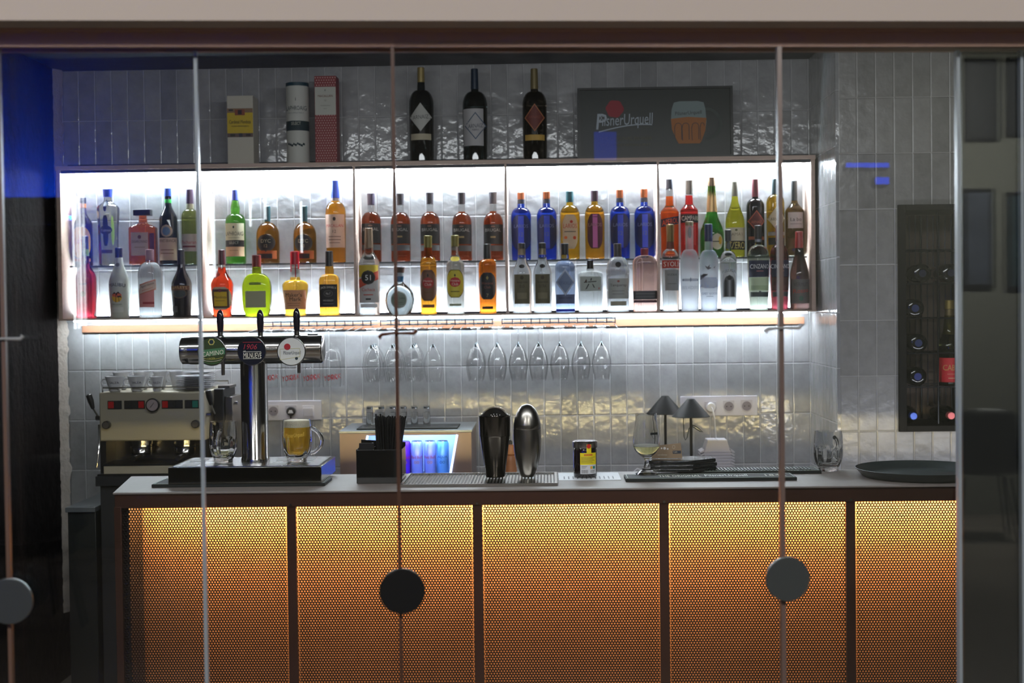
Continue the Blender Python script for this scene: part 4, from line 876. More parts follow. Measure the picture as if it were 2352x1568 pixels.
for px_, y0_, y1_ in ((506, 711, 771), (598, 711, 772), (681.5, 707, 769)):
    X = at(px_, 740, .26).x-bx; z1 = at(px_, y0_, .26).z-zt0; z0 = at(px_, y1_, .26).z-zt0; h = z1-z0
    hd = MB().lathe([(z0+.012, .0085), (z0+.02, .0095), (z0+h*.35, .0105), (z0+h*.65, .0122), (z0+h*.85, .0105), (z0+h*.96, .006), (z1, .002)], X, 0, 24).build('tap_handle', mat((26, 18, 34), .12, coat=.5, name='glossy_black'), r, angle=60)
    MB().lathe([(z0-.012, .013), (z0+.0, .013), (z0+.002, .009), (z0+.013, .009)], X, 0, 20).build('chrome_collar', STEEL, r)
for px_, y1_ in ((510, 862), (685, 857)):
    X = at(px_, 850, .2).x-bx; z0 = at(px_, y1_, .2).z-zt0
    MB().lathe([(z0, .0045), (z0+.003, .0058), (cz-rh*.6, .0058)], X, -.045, 16).build('spout', BRUSH, r)
mb = MB(); xx = at(722, 770, .26).x-bx; mb.box(xx-.02, xx+.012, -.012, .01, cz+rh-.003, cz+rh+.004).build('top_screw', STEEL, r)

# ---- real glass for the glasses in focus
def realglass(tint=(.985, .995, .99), ior=1.48):
    m = D.materials.new('clear_glass'); m.use_nodes = True; b = m.node_tree.nodes['Principled BSDF']
    b.inputs['Base Color'].default_value = tuple(tint)+(1,); b.inputs['Transmission Weight'].default_value = 1; b.inputs['Roughness'].default_value = 0; b.inputs['IOR'].default_value = ior
    return m
CG = realglass()
BEER = realglass((1.0, .62, .06), 1.14); BEER.node_tree.nodes['Principled BSDF'].inputs['Transmission Weight'].default_value = .62; BEER2 = realglass((1.0, .92, .42), 1.2)
FOAM = mat((236, 226, 200), .8, bump=(.4, 300), name='beer_foam')
FROTH = mat((236, 236, 226), .6, bump=(.6, 400), name='froth')
def mug(label, px_, top, bot, W, zb, beer=None, hdir=0.0, group='glass beer mugs', emboss=False, yc=None):
    p = atz(px_, bot, zb); s = mpp(p.y+.02); R = W/2*s; H = (bot-top)*s
    X, Y = p.x, p.y+R*.75
    if yc is not None: Y = yc; X = at(px_, (top+bot)/2, Y).x
    s = mpp(Y); R = W/2*s; H = (bot-top)*s*1.0
    r = root('beer_mug', label, 'beer mug', (X, Y, zb+.0006), group)
    def dim(t, z, rr):
        q = z/H
        if .12 < q < .62:
            a = abs(math.cos(t*5)); return rr*(1-.055*(1-a**1.5)*math.sin(min(1, (q-.12)/.12)*PI/2)*math.cos(max(0, (q-.50)/.12)*PI/2))
        return rr
    out = [(0, R*.62), (.003, R*.66), (.010, R*.66), (H*.10, R*.70), (H*.16, R*.80), (H*.22, R*.88), (H*.30, R*.94), (H*.40, R*.985), (H*.50, R), (H*.56, R*1.0), (H*.60, R*.99), (H*.64, R*.985), (H*.7, R*.985), (H*.85, R*.95), (H*.97, R*.915), (H, R*.905)]
    inn = [(H, R*.865), (H*.97, R*.87), (H*.85, R*.895), (H*.65, R*.91), (H*.5, R*.89), (H*.36, R*.84), (H*.24, R*.72), (H*.16, R*.55), (H*.12, R*.3), (H*.115, .001)]
    fine = lambda P: [q for a, b in zip(P, P[1:]) for q in [(a[0]+(b[0]-a[0])*k/3, a[1]+(b[1]-a[1])*k/3) for k in range(3)]]+[P[-1]]
    mb = MB(); mb.lathe(fine(out), seg=80, fn=dim, cap1=False); n0 = len(fine(out))
    base = len(mb.v)-80
    mb.lathe(inn, seg=80, cap0=False)
    b2 = base+80
    mb.f += [(base+k, base+(k+1) % 80, b2+(k+1) % 80, b2+k) for k in range(80)]; mb.m += [0]*80
    mb.build('glass_body', CG, r, angle=60)
    hx, hy = math.cos(hdir), math.sin(hdir); pts = []
    for k in range(15):
        t = k/14*PI; d = R*.93+.036*math.sin(t)**.7; pts.append((hx*d, hy*d, H*.80-(H*.62)*(k/14)))
    pts[0] = (hx*R*.93, hy*R*.93, H*.80); pts[-1] = (hx*R*.90, hy*R*.90, H*.20)
    MB().tube(pts, .0068, 12).build('mug_handle', CG, r, angle=80)
    if beer:
        lv, fo, m_ = beer
        pr = [(z, rr) for z, rr in reversed(inn) if z < H*lv]
        rr_ = lambda z: next((a[1]+(b[1]-a[1])*(z-a[0])/(b[0]-a[0]) for a, b in zip(inn[::-1], inn[::-1][1:]) if a[0] <= z <= b[0]), R*.87)
        pr = [(z+.0006, max(.001, rr-.0005)) for z, rr in pr] + [(H*lv, rr_(H*lv)-.0005)]
        MB().lathe(pr, seg=48).build('beer', m_, r, angle=60)
        if fo:
            f0, f1 = H*lv+.0006, H*fo
            MB().lathe([(f0, rr_(f0)-.0006), ((f0+f1)/2, rr_((f0+f1)/2)-.0006), (f1-.002, rr_(f1)-.0006), (f1, rr_(f1)*.9), (f1+.001, rr_(f1)*.4)], seg=40).build('foam', FOAM if fo > .9 else FROTH, r, angle=60)
    if emboss:
        mb = MB(); mb.text('PilsnerUrquell', 0, H*.64, H*.13, lambda a, b: (a, -math.sqrt(max(1e-6, (R*.992)**2-a*a))-.0004, b), 0, wmax=R*1.25, tilt=.08, slant=.1)
        vs = [];
        mb.build('embossed_lettering', mat((226, 190, 90), .15, name='embossed_glass'), r)
    return r
TT = zt0+th_+.0022
mug('nearly empty glass beer mug with a little beer, beside the tower column', 513, 972, 1067, 65, TT, (.22, None, BEER2), PI*1.5, yc=.215)
mug('full glass beer mug of golden beer with foam, right on the drip tray'.replace('right ', 'standing '), 682, 969, 1067, 69, TT, (.82, .985, BEER), .05, emboss=True, yc=.215)
mug('empty dimpled glass beer mug between the bar mat and the round tray', 1908, 993, 1084, 67, ZC, None, .9)
# tulip glass
p = on(1485, 1098); Yt = p.y+.02; s = mpp(Yt); zb = ZC+.0122; X = at(1485, 1030, Yt).x; H = (1096-957)*s
r = root('tulip_glass', 'stemmed tulip glass a third full of pale beer on the bar mat', 'beer glass', (X, Yt, zb))
q = lambda y: (1096-y)*s
out = [(0, 27*s), (.0012, 27.5*s), (.003, 24*s), (q(1086), 12*s), (q(1078), 6*s), (q(1066), 4.8*s), (q(1060), 6.5*s), (q(1055), 13*s), (q(1048), 21.5*s), (q(1040), 27.5*s), (q(1030), 31*s), (q(1018), 31.5*s), (q(1004), 30*s), (q(985), 27*s), (q(970), 25*s), (q(957), 24.6*s)]
inn = [(q(957), 23.4*s), (q(970), 23.8*s), (q(985), 25.8*s), (q(1004), 28.8*s), (q(1018), 30.2*s), (q(1030), 29.6*s), (q(1040), 26*s), (q(1048), 19.5*s), (q(1053), 10*s), (q(1054.5), .001)]
mb = MB(); mb.lathe(out, seg=64, cap1=False); base = len(mb.v)-64; mb.lathe(inn, seg=64, cap0=False); b2 = base+64
mb.f += [(base+k, base+(k+1) % 64, b2+(k+1) % 64, b2+k) for k in range(64)]; mb.m += [0]*64
mb.build('glass_body', CG, r, angle=60)
MB().lathe([(q(1054), .001), (q(1053), 9.6*s), (q(1048), 19.2*s), (q(1040), 25.7*s), (q(1032), 29.2*s)], seg=48).build('beer', BEER2, r, angle=60)
mb = MB(); Fz = lambda a, b: (a, -math.sqrt(max(1e-6, (30.2*s+.0004)**2-a*a)), b)
for pts_ in ([(8, 1001), (15, 990), (23, 1001)], [(9, 1004), (15, 1014), (23, 1004)]):
    mb.tube([Fz(a*s, q(b)) for a, b in pts_], .0005, 4)
mb.add([Fz(7*s, q(1004)), Fz(15*s, q(1004)), Fz(24*s, q(1004)), Fz(24*s, q(999)), Fz(15*s, q(999)), Fz(7*s, q(999))], [(0, 1, 4, 5), (1, 2, 3, 4)])
mb.build('printed_emblem', mat((24, 28, 30), .5), r)
MB().lathe([(q(1031.8), 29.0*s), (q(1029.5), 29.2*s), (q(1029), 26*s)], seg=48).build('foam', FROTH, r)
# ---- shakers
p = on(1137, 1096, GTOP); Ys_ = .23; s = mpp(Ys_); Xs = at(1137, 1030, Ys_).x; q = lambda y: (1097-y)*s
r = root('cocktail_shaker', 'steel two-part mixing tin with a coil strainer in its mouth', 'shaker', (Xs, Ys_, GTOP), 'steel cocktail shakers')
MB().lathe([(0, 20*s), (.002, 22*s), (q(1080), 24*s), (q(1003), 34.5*s), (q(1001.6), 35.2*s)], seg=56, cap1=False).build('lower_tin', GUN, r, angle=40)
MB().lathe([(q(1001.5), 34.6*s), (q(1000.5), 35.2*s), (q(958), 36.2*s), (q(956), 37*s), (q(954.5), 36.6*s), (q(957), 35*s), (q(975), 34*s)], seg=56, cap0=False, cap1=False).build('upper_tin', GUN, r, angle=40)
st = root('strainer', 'coiled wire cocktail strainer standing up in the mixing tin', 'strainer', (Xs, Ys_, GTOP+q(966)))
zc0 = q(962)-q(966)+.0; Rk = 30*s
mb = MB(); mb.prism([(Rk*math.cos(t*PI/24), Rk*math.sin(t*PI/24)-.002) for t in range(25)], -.0008, .0008)
mb.build('strainer_plate', mat((70, 70, 68), .25, 1.0, name='strainer_steel'), st)
mb = MB()
for k, (a, b) in enumerate([(-8, 9), (-2, 11), (5, 11), (12, 9), (-12, 5), (-5, 6.5), (0, 7), (6, 7), (11, 5), (16, 4), (-16, 3)]):
    mb.ycyl(a*s, b*s+.004, .0013, -.0012, -.0008, 10)
mb.build('strainer_hole', mat((220, 216, 210), .5), st)
mb = MB(); pts = []; NT = 48
for k in range(NT*8+1):
    t = k/(NT*8); A = PI*t; ph = 2*PI*NT*t; rr = Rk+.0012+.0035*math.cos(ph); pts.append((rr*math.cos(A), .0035*math.sin(ph), rr*math.sin(A)-.002))
mb.tube(pts, .0006, 4).build('wire_coil', STEEL, st)
Ys_ = .23; Xs = at(1211, 1010, Ys_).x; s = mpp(Ys_)
r = root('cocktail_shaker', 'bullet shaped brushed steel cocktail shaker', 'shaker', (Xs, Ys_, GTOP), 'steel cocktail shakers')
P2 = [(1097, 15.5), (1090, 18.5), (1075, 23.5), (1055, 28), (1035, 31), (1010, 32.3), (987.5, 32)]
MB().lathe([(0, 14*s)]+[(q(a)+.0008, b*s) for a, b in P2], seg=56).build('shaker_body', BRUSH, r, angle=50)
P3 = [(986, 31.6), (975, 31), (962, 28.5), (950, 24.5), (940, 19), (934, 13.5), (930.5, 7), (929.5, 2)]
MB().lathe([(q(986.9), 31*s)]+[(q(a), b*s) for a, b in P3], seg=56).build('shaker_lid', BRUSH, r, angle=50)
# ---- cherry jar on a paper sheet
p0, p1 = on(1281, 1104), on(1430, 1100)
yy = p0.y; sh = MB(); sh.box(p0.x+.004, p1.x-.006, yy, yy+.20, 0, .0012)
o = sh.build('paper_menu', mat((206, 208, 212), .5, name='laminated_paper'), loc=(0, 0, ZC+.0005)); tag(o, 'white printed paper lying flat under the cherry jar', 'paper')
mb = MB()
for k in range(12):
    x = p0.x+.02+k*.0145; mb.box(x, x+.004, yy+.03, yy+.10, .0013, .0015)
mb.build('printed_lines', mat((110, 112, 118), .6), o)
Yj = yy+.085; s = mpp(Yj); Xj = at(1344, 1056, Yj).x; q = lambda y: (1098-y)*s; Rj = 27.5*s
r = root('cherry_jar', 'small dark jar with silver lid and yellow label', 'jar', (Xj, Yj, ZC+.0021))
MB().lathe([(0, Rj*.88), (.003, Rj*.97), (q(1088), Rj), (q(1036), Rj), (q(1031), Rj*.95), (q(1028.5), Rj*.9)], seg=48).build('jar_body', mat((22, 10, 14), .06, coat=1, name='dark_syrup_glass'), r, angle=50)
MB().lathe([(q(1030), Rj*1.01), (q(1028), Rj*1.03), (q(1016), Rj*1.03), (q(1014.6), Rj*.98), (q(1014.3), Rj*.85)], seg=48).build('jar_lid', mat((178, 172, 168), .25, 1.0), r, angle=40)
mb = MB(); cj = lambda l: (lambda a, b: (a, -math.sqrt(max(1e-6, (Rj+l)**2-a*a)), b))
def rp(x0, x1, y0, y1, l, mi):
    N = 10; vs = []
    for k in range(N+1):
        a = (x0+(x1-x0)*k/N)*s; f = cj(l); vs += [f(a, q(y1)), f(a, q(y0))]
    mb.add(vs, [(2*k, 2*k+2, 2*k+3, 2*k+1) for k in range(N)], mi)
rp(-12, 24, 1040.5, 1067.6, .0005, 0); rp(-12, 24, 1067.6, 1088.6, .0005, 1); rp(3, 13.5, 1021, 1041, .0016, 0); rp(-3, 16, 1043, 1047, .0008, 2)
for k in range(6): rp(-10, 22-(k*5) % 7, 1050+k*2.6, 1050.8+k*2.6, .0008, 3)
for k in range(9): rp(-9+k*1.7, -8.2+k*1.7, 1079, 1087, .0008, 3)
for k in range(3): rp(-9, 4-k*2, 1070+k*2.4, 1070.7+k*2.4, .0008, 3); rp(11, 22-k, 1080+k*2.4, 1080.7+k*2.4, .0008, 3)
rp(11, 16, 1071, 1077, .0008, 4); rp(17, 22, 1071, 1077, .0008, 5)
mb.text('DEMARCO', 6.5*s, q(1045), 2.6*s, cj(.001), 0, wmax=17*s)
f = cj(.0030); mb.add([f((8+5*math.cos(k*PI/9))*s, q(1025)+5*s*math.sin(k*PI/9)) for k in range(18)], [tuple(range(18))], 2)
mb.build('jar_label', [mat((226, 206, 24), .5), mat((200, 200, 204), .5), mat((190, 34, 30), .5), mat((70, 66, 60), .5), mat((214, 160, 50), .5), mat((40, 130, 120), .5)], r)
# ---- straw caddy with straws
p0 = on(821, 1111); Yc = p0.y; s = mpp(Yc); xa, xb = at(818, 1060, Yc).x, at(923, 1060, Yc).x
H1 = (1111-1033)*s; ang = 0
r = root('bar_caddy', 'glossy black open caddy box holding the straws', 'caddy', (xa, Yc, ZC+.0006))
W_ = xb-xa; dp = .13
mb = MB(); t_ = .003
mb.prism([(.003, 0), (W_-.003, 0), (W_, H1), (0, H1)], 0, t_).prism([(.003, 0), (W_-.003, 0), (W_, H1+.012), (0, H1+.022)], dp-t_, dp)
mb.box(0, t_, t_, dp-t_, 0, H1+.002).box(W_-t_, W_, t_, dp-t_, 0, H1).box(t_, W_-t_, t_, dp-t_, 0, t_).box(W_*.36, W_*.36+t_, t_, dp-t_, t_, H1+.006)
mb.build('caddy_box', mat((14, 14, 15), .08, coat=.6, name='gloss_black_acrylic'), r, bevel=.001)
inner = MB().box(t_+.001, W_*.36-.001, .045, .048, t_, H1+.018).build('inner_divider', BLACK, r)
stm = mat((12, 12, 14), .3, name='black_straw')
g = 'black drinking straws in the caddy'; rng = random.Random(11)
SL = .205
sb = MB(); sb.lathe([(0, .003), (SL, .003)], seg=8, cap0=False, cap1=False); sb.lathe([(SL, .0022), (0, .0022)], seg=8, cap0=False, cap1=False)
first = None; NS = 44
xs0, xs1 = xa+W_*.36+.010, xa+W_-.010
k = 0
for i in range(11):
    for j in range(4):
        u = (i+.5+rng.uniform(-.2, .2))/11; v = (j+.5+rng.uniform(-.2, .2))/4
        X = xs0+(xs1-xs0)*u; Y = Yc+.012+(dp-.026)*v
        lean = (-.07+.25*u**1.3 if i > 5 else -.07+.10*u)+rng.uniform(-.015, .015); L_ = rng.uniform(-.006, .004)+(.008 if k in (2, 9) else 0)
        if first is None:
            o = sb.build('drinking_straw', stm); first = o
        else: o = first.copy(); C.objects.link(o)
        # fan out at the mouth: foot nearer the middle
        o.location = (X - lean*.10, Y, ZC+.005+L_); o.rotation_euler = (rng.uniform(-.05, .03), lean, 0)
        tag(o, 'thin black drinking straw standing among the others in the caddy', 'straw', g); k += 1
# ---- napkin pack and card
p0 = on(1495, 1095); Yn = p0.y+.012; zn = ZC+.0110
xa, xb = at(1492, 1080, Yn).x, at(1652, 1080, Yn).x; s = mpp(Yn)
film = mat((20, 24, 26), .12, coat=1, bump=(1.0, 45), name='crinkled_black_film')
prev = None
for k in range(3):
    h = .0125; o = MB(); jx = (.0, .003, -.002)[k]
    N = 26; P = []
    base = [(-1, -1), (.25, -1.35), (1, -.25), (.95, .9), (-.1, 1.0), (-1, .7)]
    rr = random.Random(k)
    pts = []
    for a, b in zip(base, base[1:]+base[:1]):
        for t in range(6): q_ = t/6; pts.append(((a[0]+(b[0]-a[0])*q_)*(xb-xa)/2*(1+rr.uniform(-.012, .012)), (a[1]+(b[1]-a[1])*q_)*.06*(1+rr.uniform(-.02, .02))))
    o.prism(pts, 0, h, 0, 'z')
    ob = o.build('napkin_pack', film, loc=((xa+xb)/2+jx, Yn+.085, zn+.0006+k*(h+.0008)), bevel=.003, angle=60)
    tag(ob, ('flat pack of black napkins in crinkled film, lowest of three', 'flat pack of black napkins in crinkled film, middle of three', 'flat pack of black napkins in crinkled film, topmost under the card')[k], 'napkins', 'stacked packs of black napkins')
ztop = zn+3*(.0133)+.001
ca, cb = at(1497, 1058, Yn+.07), at(1567, 1058, Yn+.07); s = mpp(Yn+.07)
r = root('card_tag', 'small brown cardboard header card with a hanging hole standing on the napkin packs', 'card', ((ca.x+cb.x)/2, Yn+.07, ztop))
w2 = (cb.x-ca.x)/2; hC = 35*s
kr = mat((150, 128, 104), .8, name='kraft_card')
o = MB().prism([(-w2, 0), (w2, 0), (w2*.92, hC), (-w2*.55, hC*.86), (-w2*.95, hC*.82)], -.0008, .0008).build('card_sheet', kr, r)
mb = MB(); mb.ycyl(-w2*.35, hC*.66, .0028, -.0012, -.0009, 12, 0); mb.ycyl(-w2*.15, hC*.66, .0045, -.0012, -.0009, 14, 0); mb.ycyl(.0+w2*.05, hC*.62, .0028, -.0012, -.0009, 12, 0)
mb.add([(w2*.38, -.001, hC*.3), (w2*.92, -.001, hC*.3), (w2*.92, -.001, hC*.5), (w2*.38, -.001, hC*.5)], [(0, 1, 2, 3)], 1)
mb.text('servilletas', -w2*.3, hC*.24, hC*.11, lambda a, b: (a, -.0011, b), 2, wmax=w2*.8); mb.text('Cafe', w2*.55, hC*.42, hC*.1, lambda a, b: (a, -.0014, b), 2)
mb.tube([(w2*.45+.0045*math.cos(t*PI/6), -.001, hC*.74+.006*math.sin(t*PI/6)) for t in range(12)], .0005, 4, 2, closed=True)
mb.build('card_print', [mat((226, 222, 220), .6), mat((50, 56, 70), .6), mat((206, 196, 176), .6)], r)
# ---- round serving tray
p = on(2115, 1100); Yt_ = .21; Xt = at(2118, 1080, Yt_).x; Rt = 150*mpp(Yt_)
r = root('serving_tray', 'round dark grey serving tray lying on the bar', 'tray', (Xt, Yt_, ZC+.0006))
MB().lathe([(0, Rt*.86), (.004, Rt*.9), (.024, Rt*.985), (.028, Rt), (.0285, Rt*.99), (.025, Rt*.975), (.006, Rt*.885), (.004, Rt*.6), (.004, .001)], seg=96, cap1=False).build('tray_body', mat((52, 60, 60), .35, name='dark_tray'), r, angle=50)
# wooden mill behind the shakers stands on the back bar
# ================================================================== HANGING GLASSES
HG = thinglass((1, 1, 1), 1.43, 'thin_drinking_glass')
wire = mat((18, 44, 56), .5, .0, name='dark_wire'); wire2 = mat((210, 222, 228), .15, .9, name='bright_wire')
zr1 = at(1000, 728, 1.80).z; zr2 = at(1000, 744, 1.80).z; zr3 = at(1000, 757, 1.76).z
zr1 = min(zr1, BT-.024)
chan = [[613, 663, 711, 759], [853, 901, 948, 995], [1092, 1141, 1190, 1237, 1285, 1334, 1382]]
racks = [((604, 852), chan[0]), ((874, 1131), chan[1][:]), ((1153, 1413), chan[2])]
YR0, YR1 = 1.70, 1.965
for n, ((pa, pb), ch) in enumerate(racks):
    xa, xb = at(pa, 740, YR0).x, at(pb, 740, YR0).x
    r = root('glass_rack', ('wire glass rack under the shelf holding the red lettered glasses', 'wire glass rack under the middle of the shelf', 'wire glass rack under the shelf holding seven channels of glasses')[n], 'glass rack', ((xa+xb)/2, YR0, zr3), 'wire glass racks')
    ox_, oy_, oz_ = r.location; T = lambda p: (p[0]-ox_, p[1]-oy_, p[2]-oz_)
    mb = MB()
    for z in (zr1, zr2):
        for Y in (YR0, YR1-.02): mb.tube([T((xa, Y, z)), T((xb, Y, z))], .0019, 6)
    N = 13
    for k in range(N):
        x = xa+(xb-xa)*k/(N-1)+(.004 if k % 2 else 0)*(1 if k < N-1 else 0)
        mb.tube([T((x, YR0-.001, zr1+.004)), T((x, YR0-.001, zr2-.004))], .0022, 6)
        mb.tube([T((x, YR0, zr2)), T((x, YR1-.02, zr2))], .0014, 6)
    mb.build('wire_frame', wire, r)
    mb = MB()
    lo_, hi_ = ((0, 852), (853, 1131), (1132, 2000))[n]
    for x in [at(c, 757, YR0).x for c in (585, 639, 687, 735, 783, 828, 878, 925, 971, 1020, 1070, 1115, 1167, 1213, 1261, 1310, 1359, 1405) if lo_ <= c <= hi_]:
        hw_ = 13*mpp(YR0)
        mb.tube([T((x-hw_, YR1, zr3+.012)), T((x-hw_, YR0, zr3+.001)), T((x-hw_*.9, YR0-.012, zr3)), T((x+hw_*.9, YR0-.012, zr3)), T((x+hw_, YR0, zr3+.001)), T((x+hw_, YR1, zr3+.012))], .0022, 6)
    mb.build('support_loop', wire, r)
def hang_mesh(kind):
    """upside-down glass, origin at the underside of its foot; returns parts"""
    if kind == 'wine':      # bowl crown 795, rim 878, foot 752 at YR0 scale
        s = mpp(1.75)
        out = [(0, 19*s), (-.001, 19.5*s), (-.003, 12*s), (-.008, 4*s), (-.014, 2.0*s), (-36*s, 1.9*s), (-42*s, 3*s), (-46*s, 8*s), (-54*s, 13.5*s), (-66*s, 18.5*s), (-80*s, 21.5*s), (-92*s, 21.8*s), (-108*s, 19.5*s), (-124*s, 16.2*s)]
        inn = [(-124*s, 15.7*s), (-108*s, 19*s), (-92*s, 21.2*s), (-80*s, 20.9*s), (-66*s, 17.9*s), (-55*s, 12.9*s), (-48*s, 7.4*s), (-46.5*s, .001)]
    else:
        s = mpp(1.75)
        out = [(0, 22*s), (-.001, 22.5*s), (-.003, 14*s), (-.008, 5*s), (-.016, 3*s), (-30*s, 3.4*s), (-40*s, 5*s), (-50*s, 12*s), (-60*s, 17*s), (-76*s, 21*s), (-96*s, 22.6*s), (-112*s, 22*s), (-134*s, 20.5*s)]
        inn = [(-134*s, 19.9*s), (-112*s, 21.3*s), (-96*s, 21.9*s), (-76*s, 20.2*s), (-60*s, 16.2*s), (-52*s, 11.2*s), (-46*s, .001)]
    mb = MB(); mb.lathe(out, seg=36, cap1=False); mb.lathe(inn, seg=36, cap0=False)
    return mb, s
mbw, sw = hang_mesh('wine'); mbb, sb_ = hang_mesh('beer')
gw = root('wine_glass', 'x', 'wine glass'); mbw.build('glass_body', HG, gw, angle=80)
MB().lathe([(-37*sw, 2.2*sw), (-42*sw, 3.1*sw), (-45*sw, 6*sw)], seg=20, cap0=False, cap1=False).build('bowl_joint', wire2, gw, angle=80)
gb = root('stemmed_beer_glass', 'x', 'beer glass'); mbb.build('glass_body', HG, gb, angle=80)
rdm = mat((214, 30, 34), .5, name='red_print')
mb = MB(); fb = lambda a, b: (a, -math.sqrt(max(1e-6, (22.2*sb_)**2-a*a)), b)
mb.text('YORK', 0, -112*sb_, 12*sb_, fb, 0, wmax=32*sb_, tilt=.1); mb.build('red_lettering', rdm, gb)
zf = zr3+.0055
used = {}
nth = ('first', 'second', 'third', 'fourth', 'fifth', 'sixth', 'seventh')
rowy = [1.748, 1.836, 1.922]; rown = ('front', 'middle', 'rear')
for gi, ch in enumerate(chan):
    for ci, c in enumerate(ch):
        x = at(c, 800, 1.75).x
        for ri, Y in enumerate(rowy):
            if gi == 0 and ri == 2: continue
            if gi == 1 and ci == 3 and ri > 0: continue
            pr_ = gb if gi == 0 else gw
            lab = ('beer glass with red lettering hanging upside down, %s channel, %s one' % (nth[ci], rown[ri])) if gi == 0 else \
                  ('clear wine glass hanging upside down in the %s channel of the %s rack, %s one' % (nth[ci], ('', 'middle', 'third')[gi], rown[ri]))
            g = 'beer glasses hanging under the shelf' if gi == 0 else 'wine glasses hanging under the shelf'
            Yq = (1.775, 1.885)[ri] if gi == 0 else Y
            loc = (x+(0.002*ri if ci > 3 else -.001*ri), Yq, zf+.0028)
            if pr_ not in used: pr_.location = loc; pr_['label'] = lab; pr_['group'] = g; used[pr_] = 1
            else: dup(pr_, loc, lab, g)

# ================================================================== BACK BAR
BZ = .98; BY = 1.36; BZ2 = .90
r = root('back_counter', 'dark back counter along the tiled wall behind the bar', 'counter', (0, BY, 0))
bx0, bx1 = at(548, 1110, BY).x, min(XR, XFR)-.016
dkt = mat((34, 35, 38), .4, name='dark_worktop')
MB().box(bx0, bx1, 0, WY-BY-.001, BZ2-.035, BZ2).build('worktop', dkt, r, bevel=.002)
MB().box(bx0+.02, bx1-.01, .03, WY-BY-.001, .08, BZ2-.035).build('cabinet_body', mat((40, 40, 42), .6), r)
for k in range(5):
    x = bx0+.03+k*(bx1-bx0-.05)/5; wd_ = (bx1-bx0-.05)/5-.01
    dr = MB().box(x, x+wd_, .012, .03, .10, BZ2-.05).build('cabinet_door', mat((46, 46, 48), .5), r, bevel=.002)
    MB().tube([(x+wd_-.03, 0, .75), (x+wd_-.03, 0, .88)], .004, 8).build('door_handle', BRUSH, dr)
sx0, sx1 = at(219, 1110, BY).x, at(540, 1110, BY).x
r = root('machine_stand', 'dark stand at the plaster wall carrying the coffee machine and grinder', 'stand', ((sx0+sx1)/2, BY, 0)); w2 = (sx1-sx0)/2
MB().box(-w2, w2, 0, WY-BY-.001, BZ-.04, BZ).build('stand_top', dkt, r, bevel=.002)
MB().box(-w2+.01, w2-.005, .03, WY-BY-.001, .05, BZ-.04).build('stand_body', mat((34, 34, 36), .5), r, bevel=.002)
lx0, lx1 = at(168, 1165, BY+.1).x, sx0-.004
r = root('low_cabinet', 'low dark cabinet with grey top in the gap beside the bar end', 'cabinet', ((lx0+lx1)/2, 1.5, 0))
zl = at(200, 1165, 1.36).z
w2 = (lx1-lx0)/2
MB().box(-w2, w2, -.14, .45, zl-.02, zl).build('cabinet_top', mat((92, 96, 100), .4), r, bevel=.002)
MB().box(-w2+.004, w2-.004, -.12, .45, .0, zl-.02).build('cabinet_body', mat((24, 28, 28), .4), r, bevel=.002)
# ---- espresso machine
YM = 1.40; s = mpp(YM)
mx0, mx1 = at(229, 1000, YM).x, at(472, 1000, YM).x; X0_ = (mx0+mx1)/2
zb = BZ+.0005; zt_ = at(350, 900, YM).z
PZ = lambda py: at(350, py, YM).z-zb
PX = lambda px_: at(px_, 980, YM).x-X0_
r = root('espresso_machine', 'two group stainless steel espresso machine with round pressure gauge', 'coffee machine', (X0_, YM, zb))
w2 = (mx1-mx0)/2; H = zt_-zb
ms = mat((200, 190, 166), .36, .35, bump=(.03, 6), name='machine_steel')
MB().box(-w2, w2, .0, .50, PZ(1012), H).build('upper_body', ms, r, bevel=.006)
MB().box(-w2+.005, w2-.005, .13, .49, PZ(1062), PZ(1012)).build('splash_back', mat((140, 132, 120), .22, 1.0), r)
MB().box(-w2-.002, -w2+.022, .01, .49, PZ(1086), PZ(1012)).build('side_leg', BLACK, r); MB().box(w2-.022, w2+.002, .01, .49, PZ(1086), PZ(1012)).build('side_leg', BLACK, r)
MB().box(-w2+.022, w2-.022, -.03, .49, PZ(1086), PZ(1067)).build('drip_tray', ms, r, bevel=.003)
MB().box(-w2+.02, w2-.02, -.032, .13, PZ(1067), PZ(1063)).build('drip_grid', BLACK, r)
MB().box(-w2-.004, w2+.004, -.03, .50, 0.0, PZ(1086)).build('foot_frame', BLACK, r)
for (a, b, cells) in ((249, 281, 'rk'), (287, 334, 'kkr'), (373, 421, 'rkk'), (426, 458, 'kg')):
    pn = MB().box(PX(a), PX(b), -.005, 0, PZ(938), PZ(919)).build('button_panel', mat((18, 18, 20), .4), r, bevel=.001)
    cw_ = (PX(b)-PX(a))/len(cells)
    for i, c_ in enumerate(cells):
        col = {'r': (196, 24, 24), 'k': (44, 42, 40), 'g': (40, 130, 110)}[c_]
        MB().box(PX(a)+cw_*i+.003, PX(a)+cw_*(i+1)-.003, -.0075, -.005, PZ(936), PZ(921)).build('button', mat(col, .35), pn)
gz = PZ(929.5); gg = MB().ycyl(PX(353.5), gz, 16*s, -.018, 0, 40).build('gauge_ring', BLACK, r, bevel=.002)
MB().ycyl(PX(353.5), gz, 13*s, -.0195, -.018, 40).build('gauge_face', mat((176, 160, 160), .4), gg)
MB().prism([(PX(353.5)-.009, gz-.009), (PX(353.5)-.007, gz-.010), (PX(353.5)+.008, gz+.010), (PX(353.5)+.007, gz+.011)], -.021, -.0197).build('gauge_needle', BLACK, gg)
for px_ in (247, 451):
    k = MB().ycyl(PX(px_), PZ(974), 9.5*s, -.022, 0, 32).build('steam_knob', BLACK, r, bevel=.002)
    MB().ycyl(PX(px_), PZ(974), 7.6*s, -.024, -.022, 32).build('knob_face', mat((170, 160, 150), .25, .8), k)
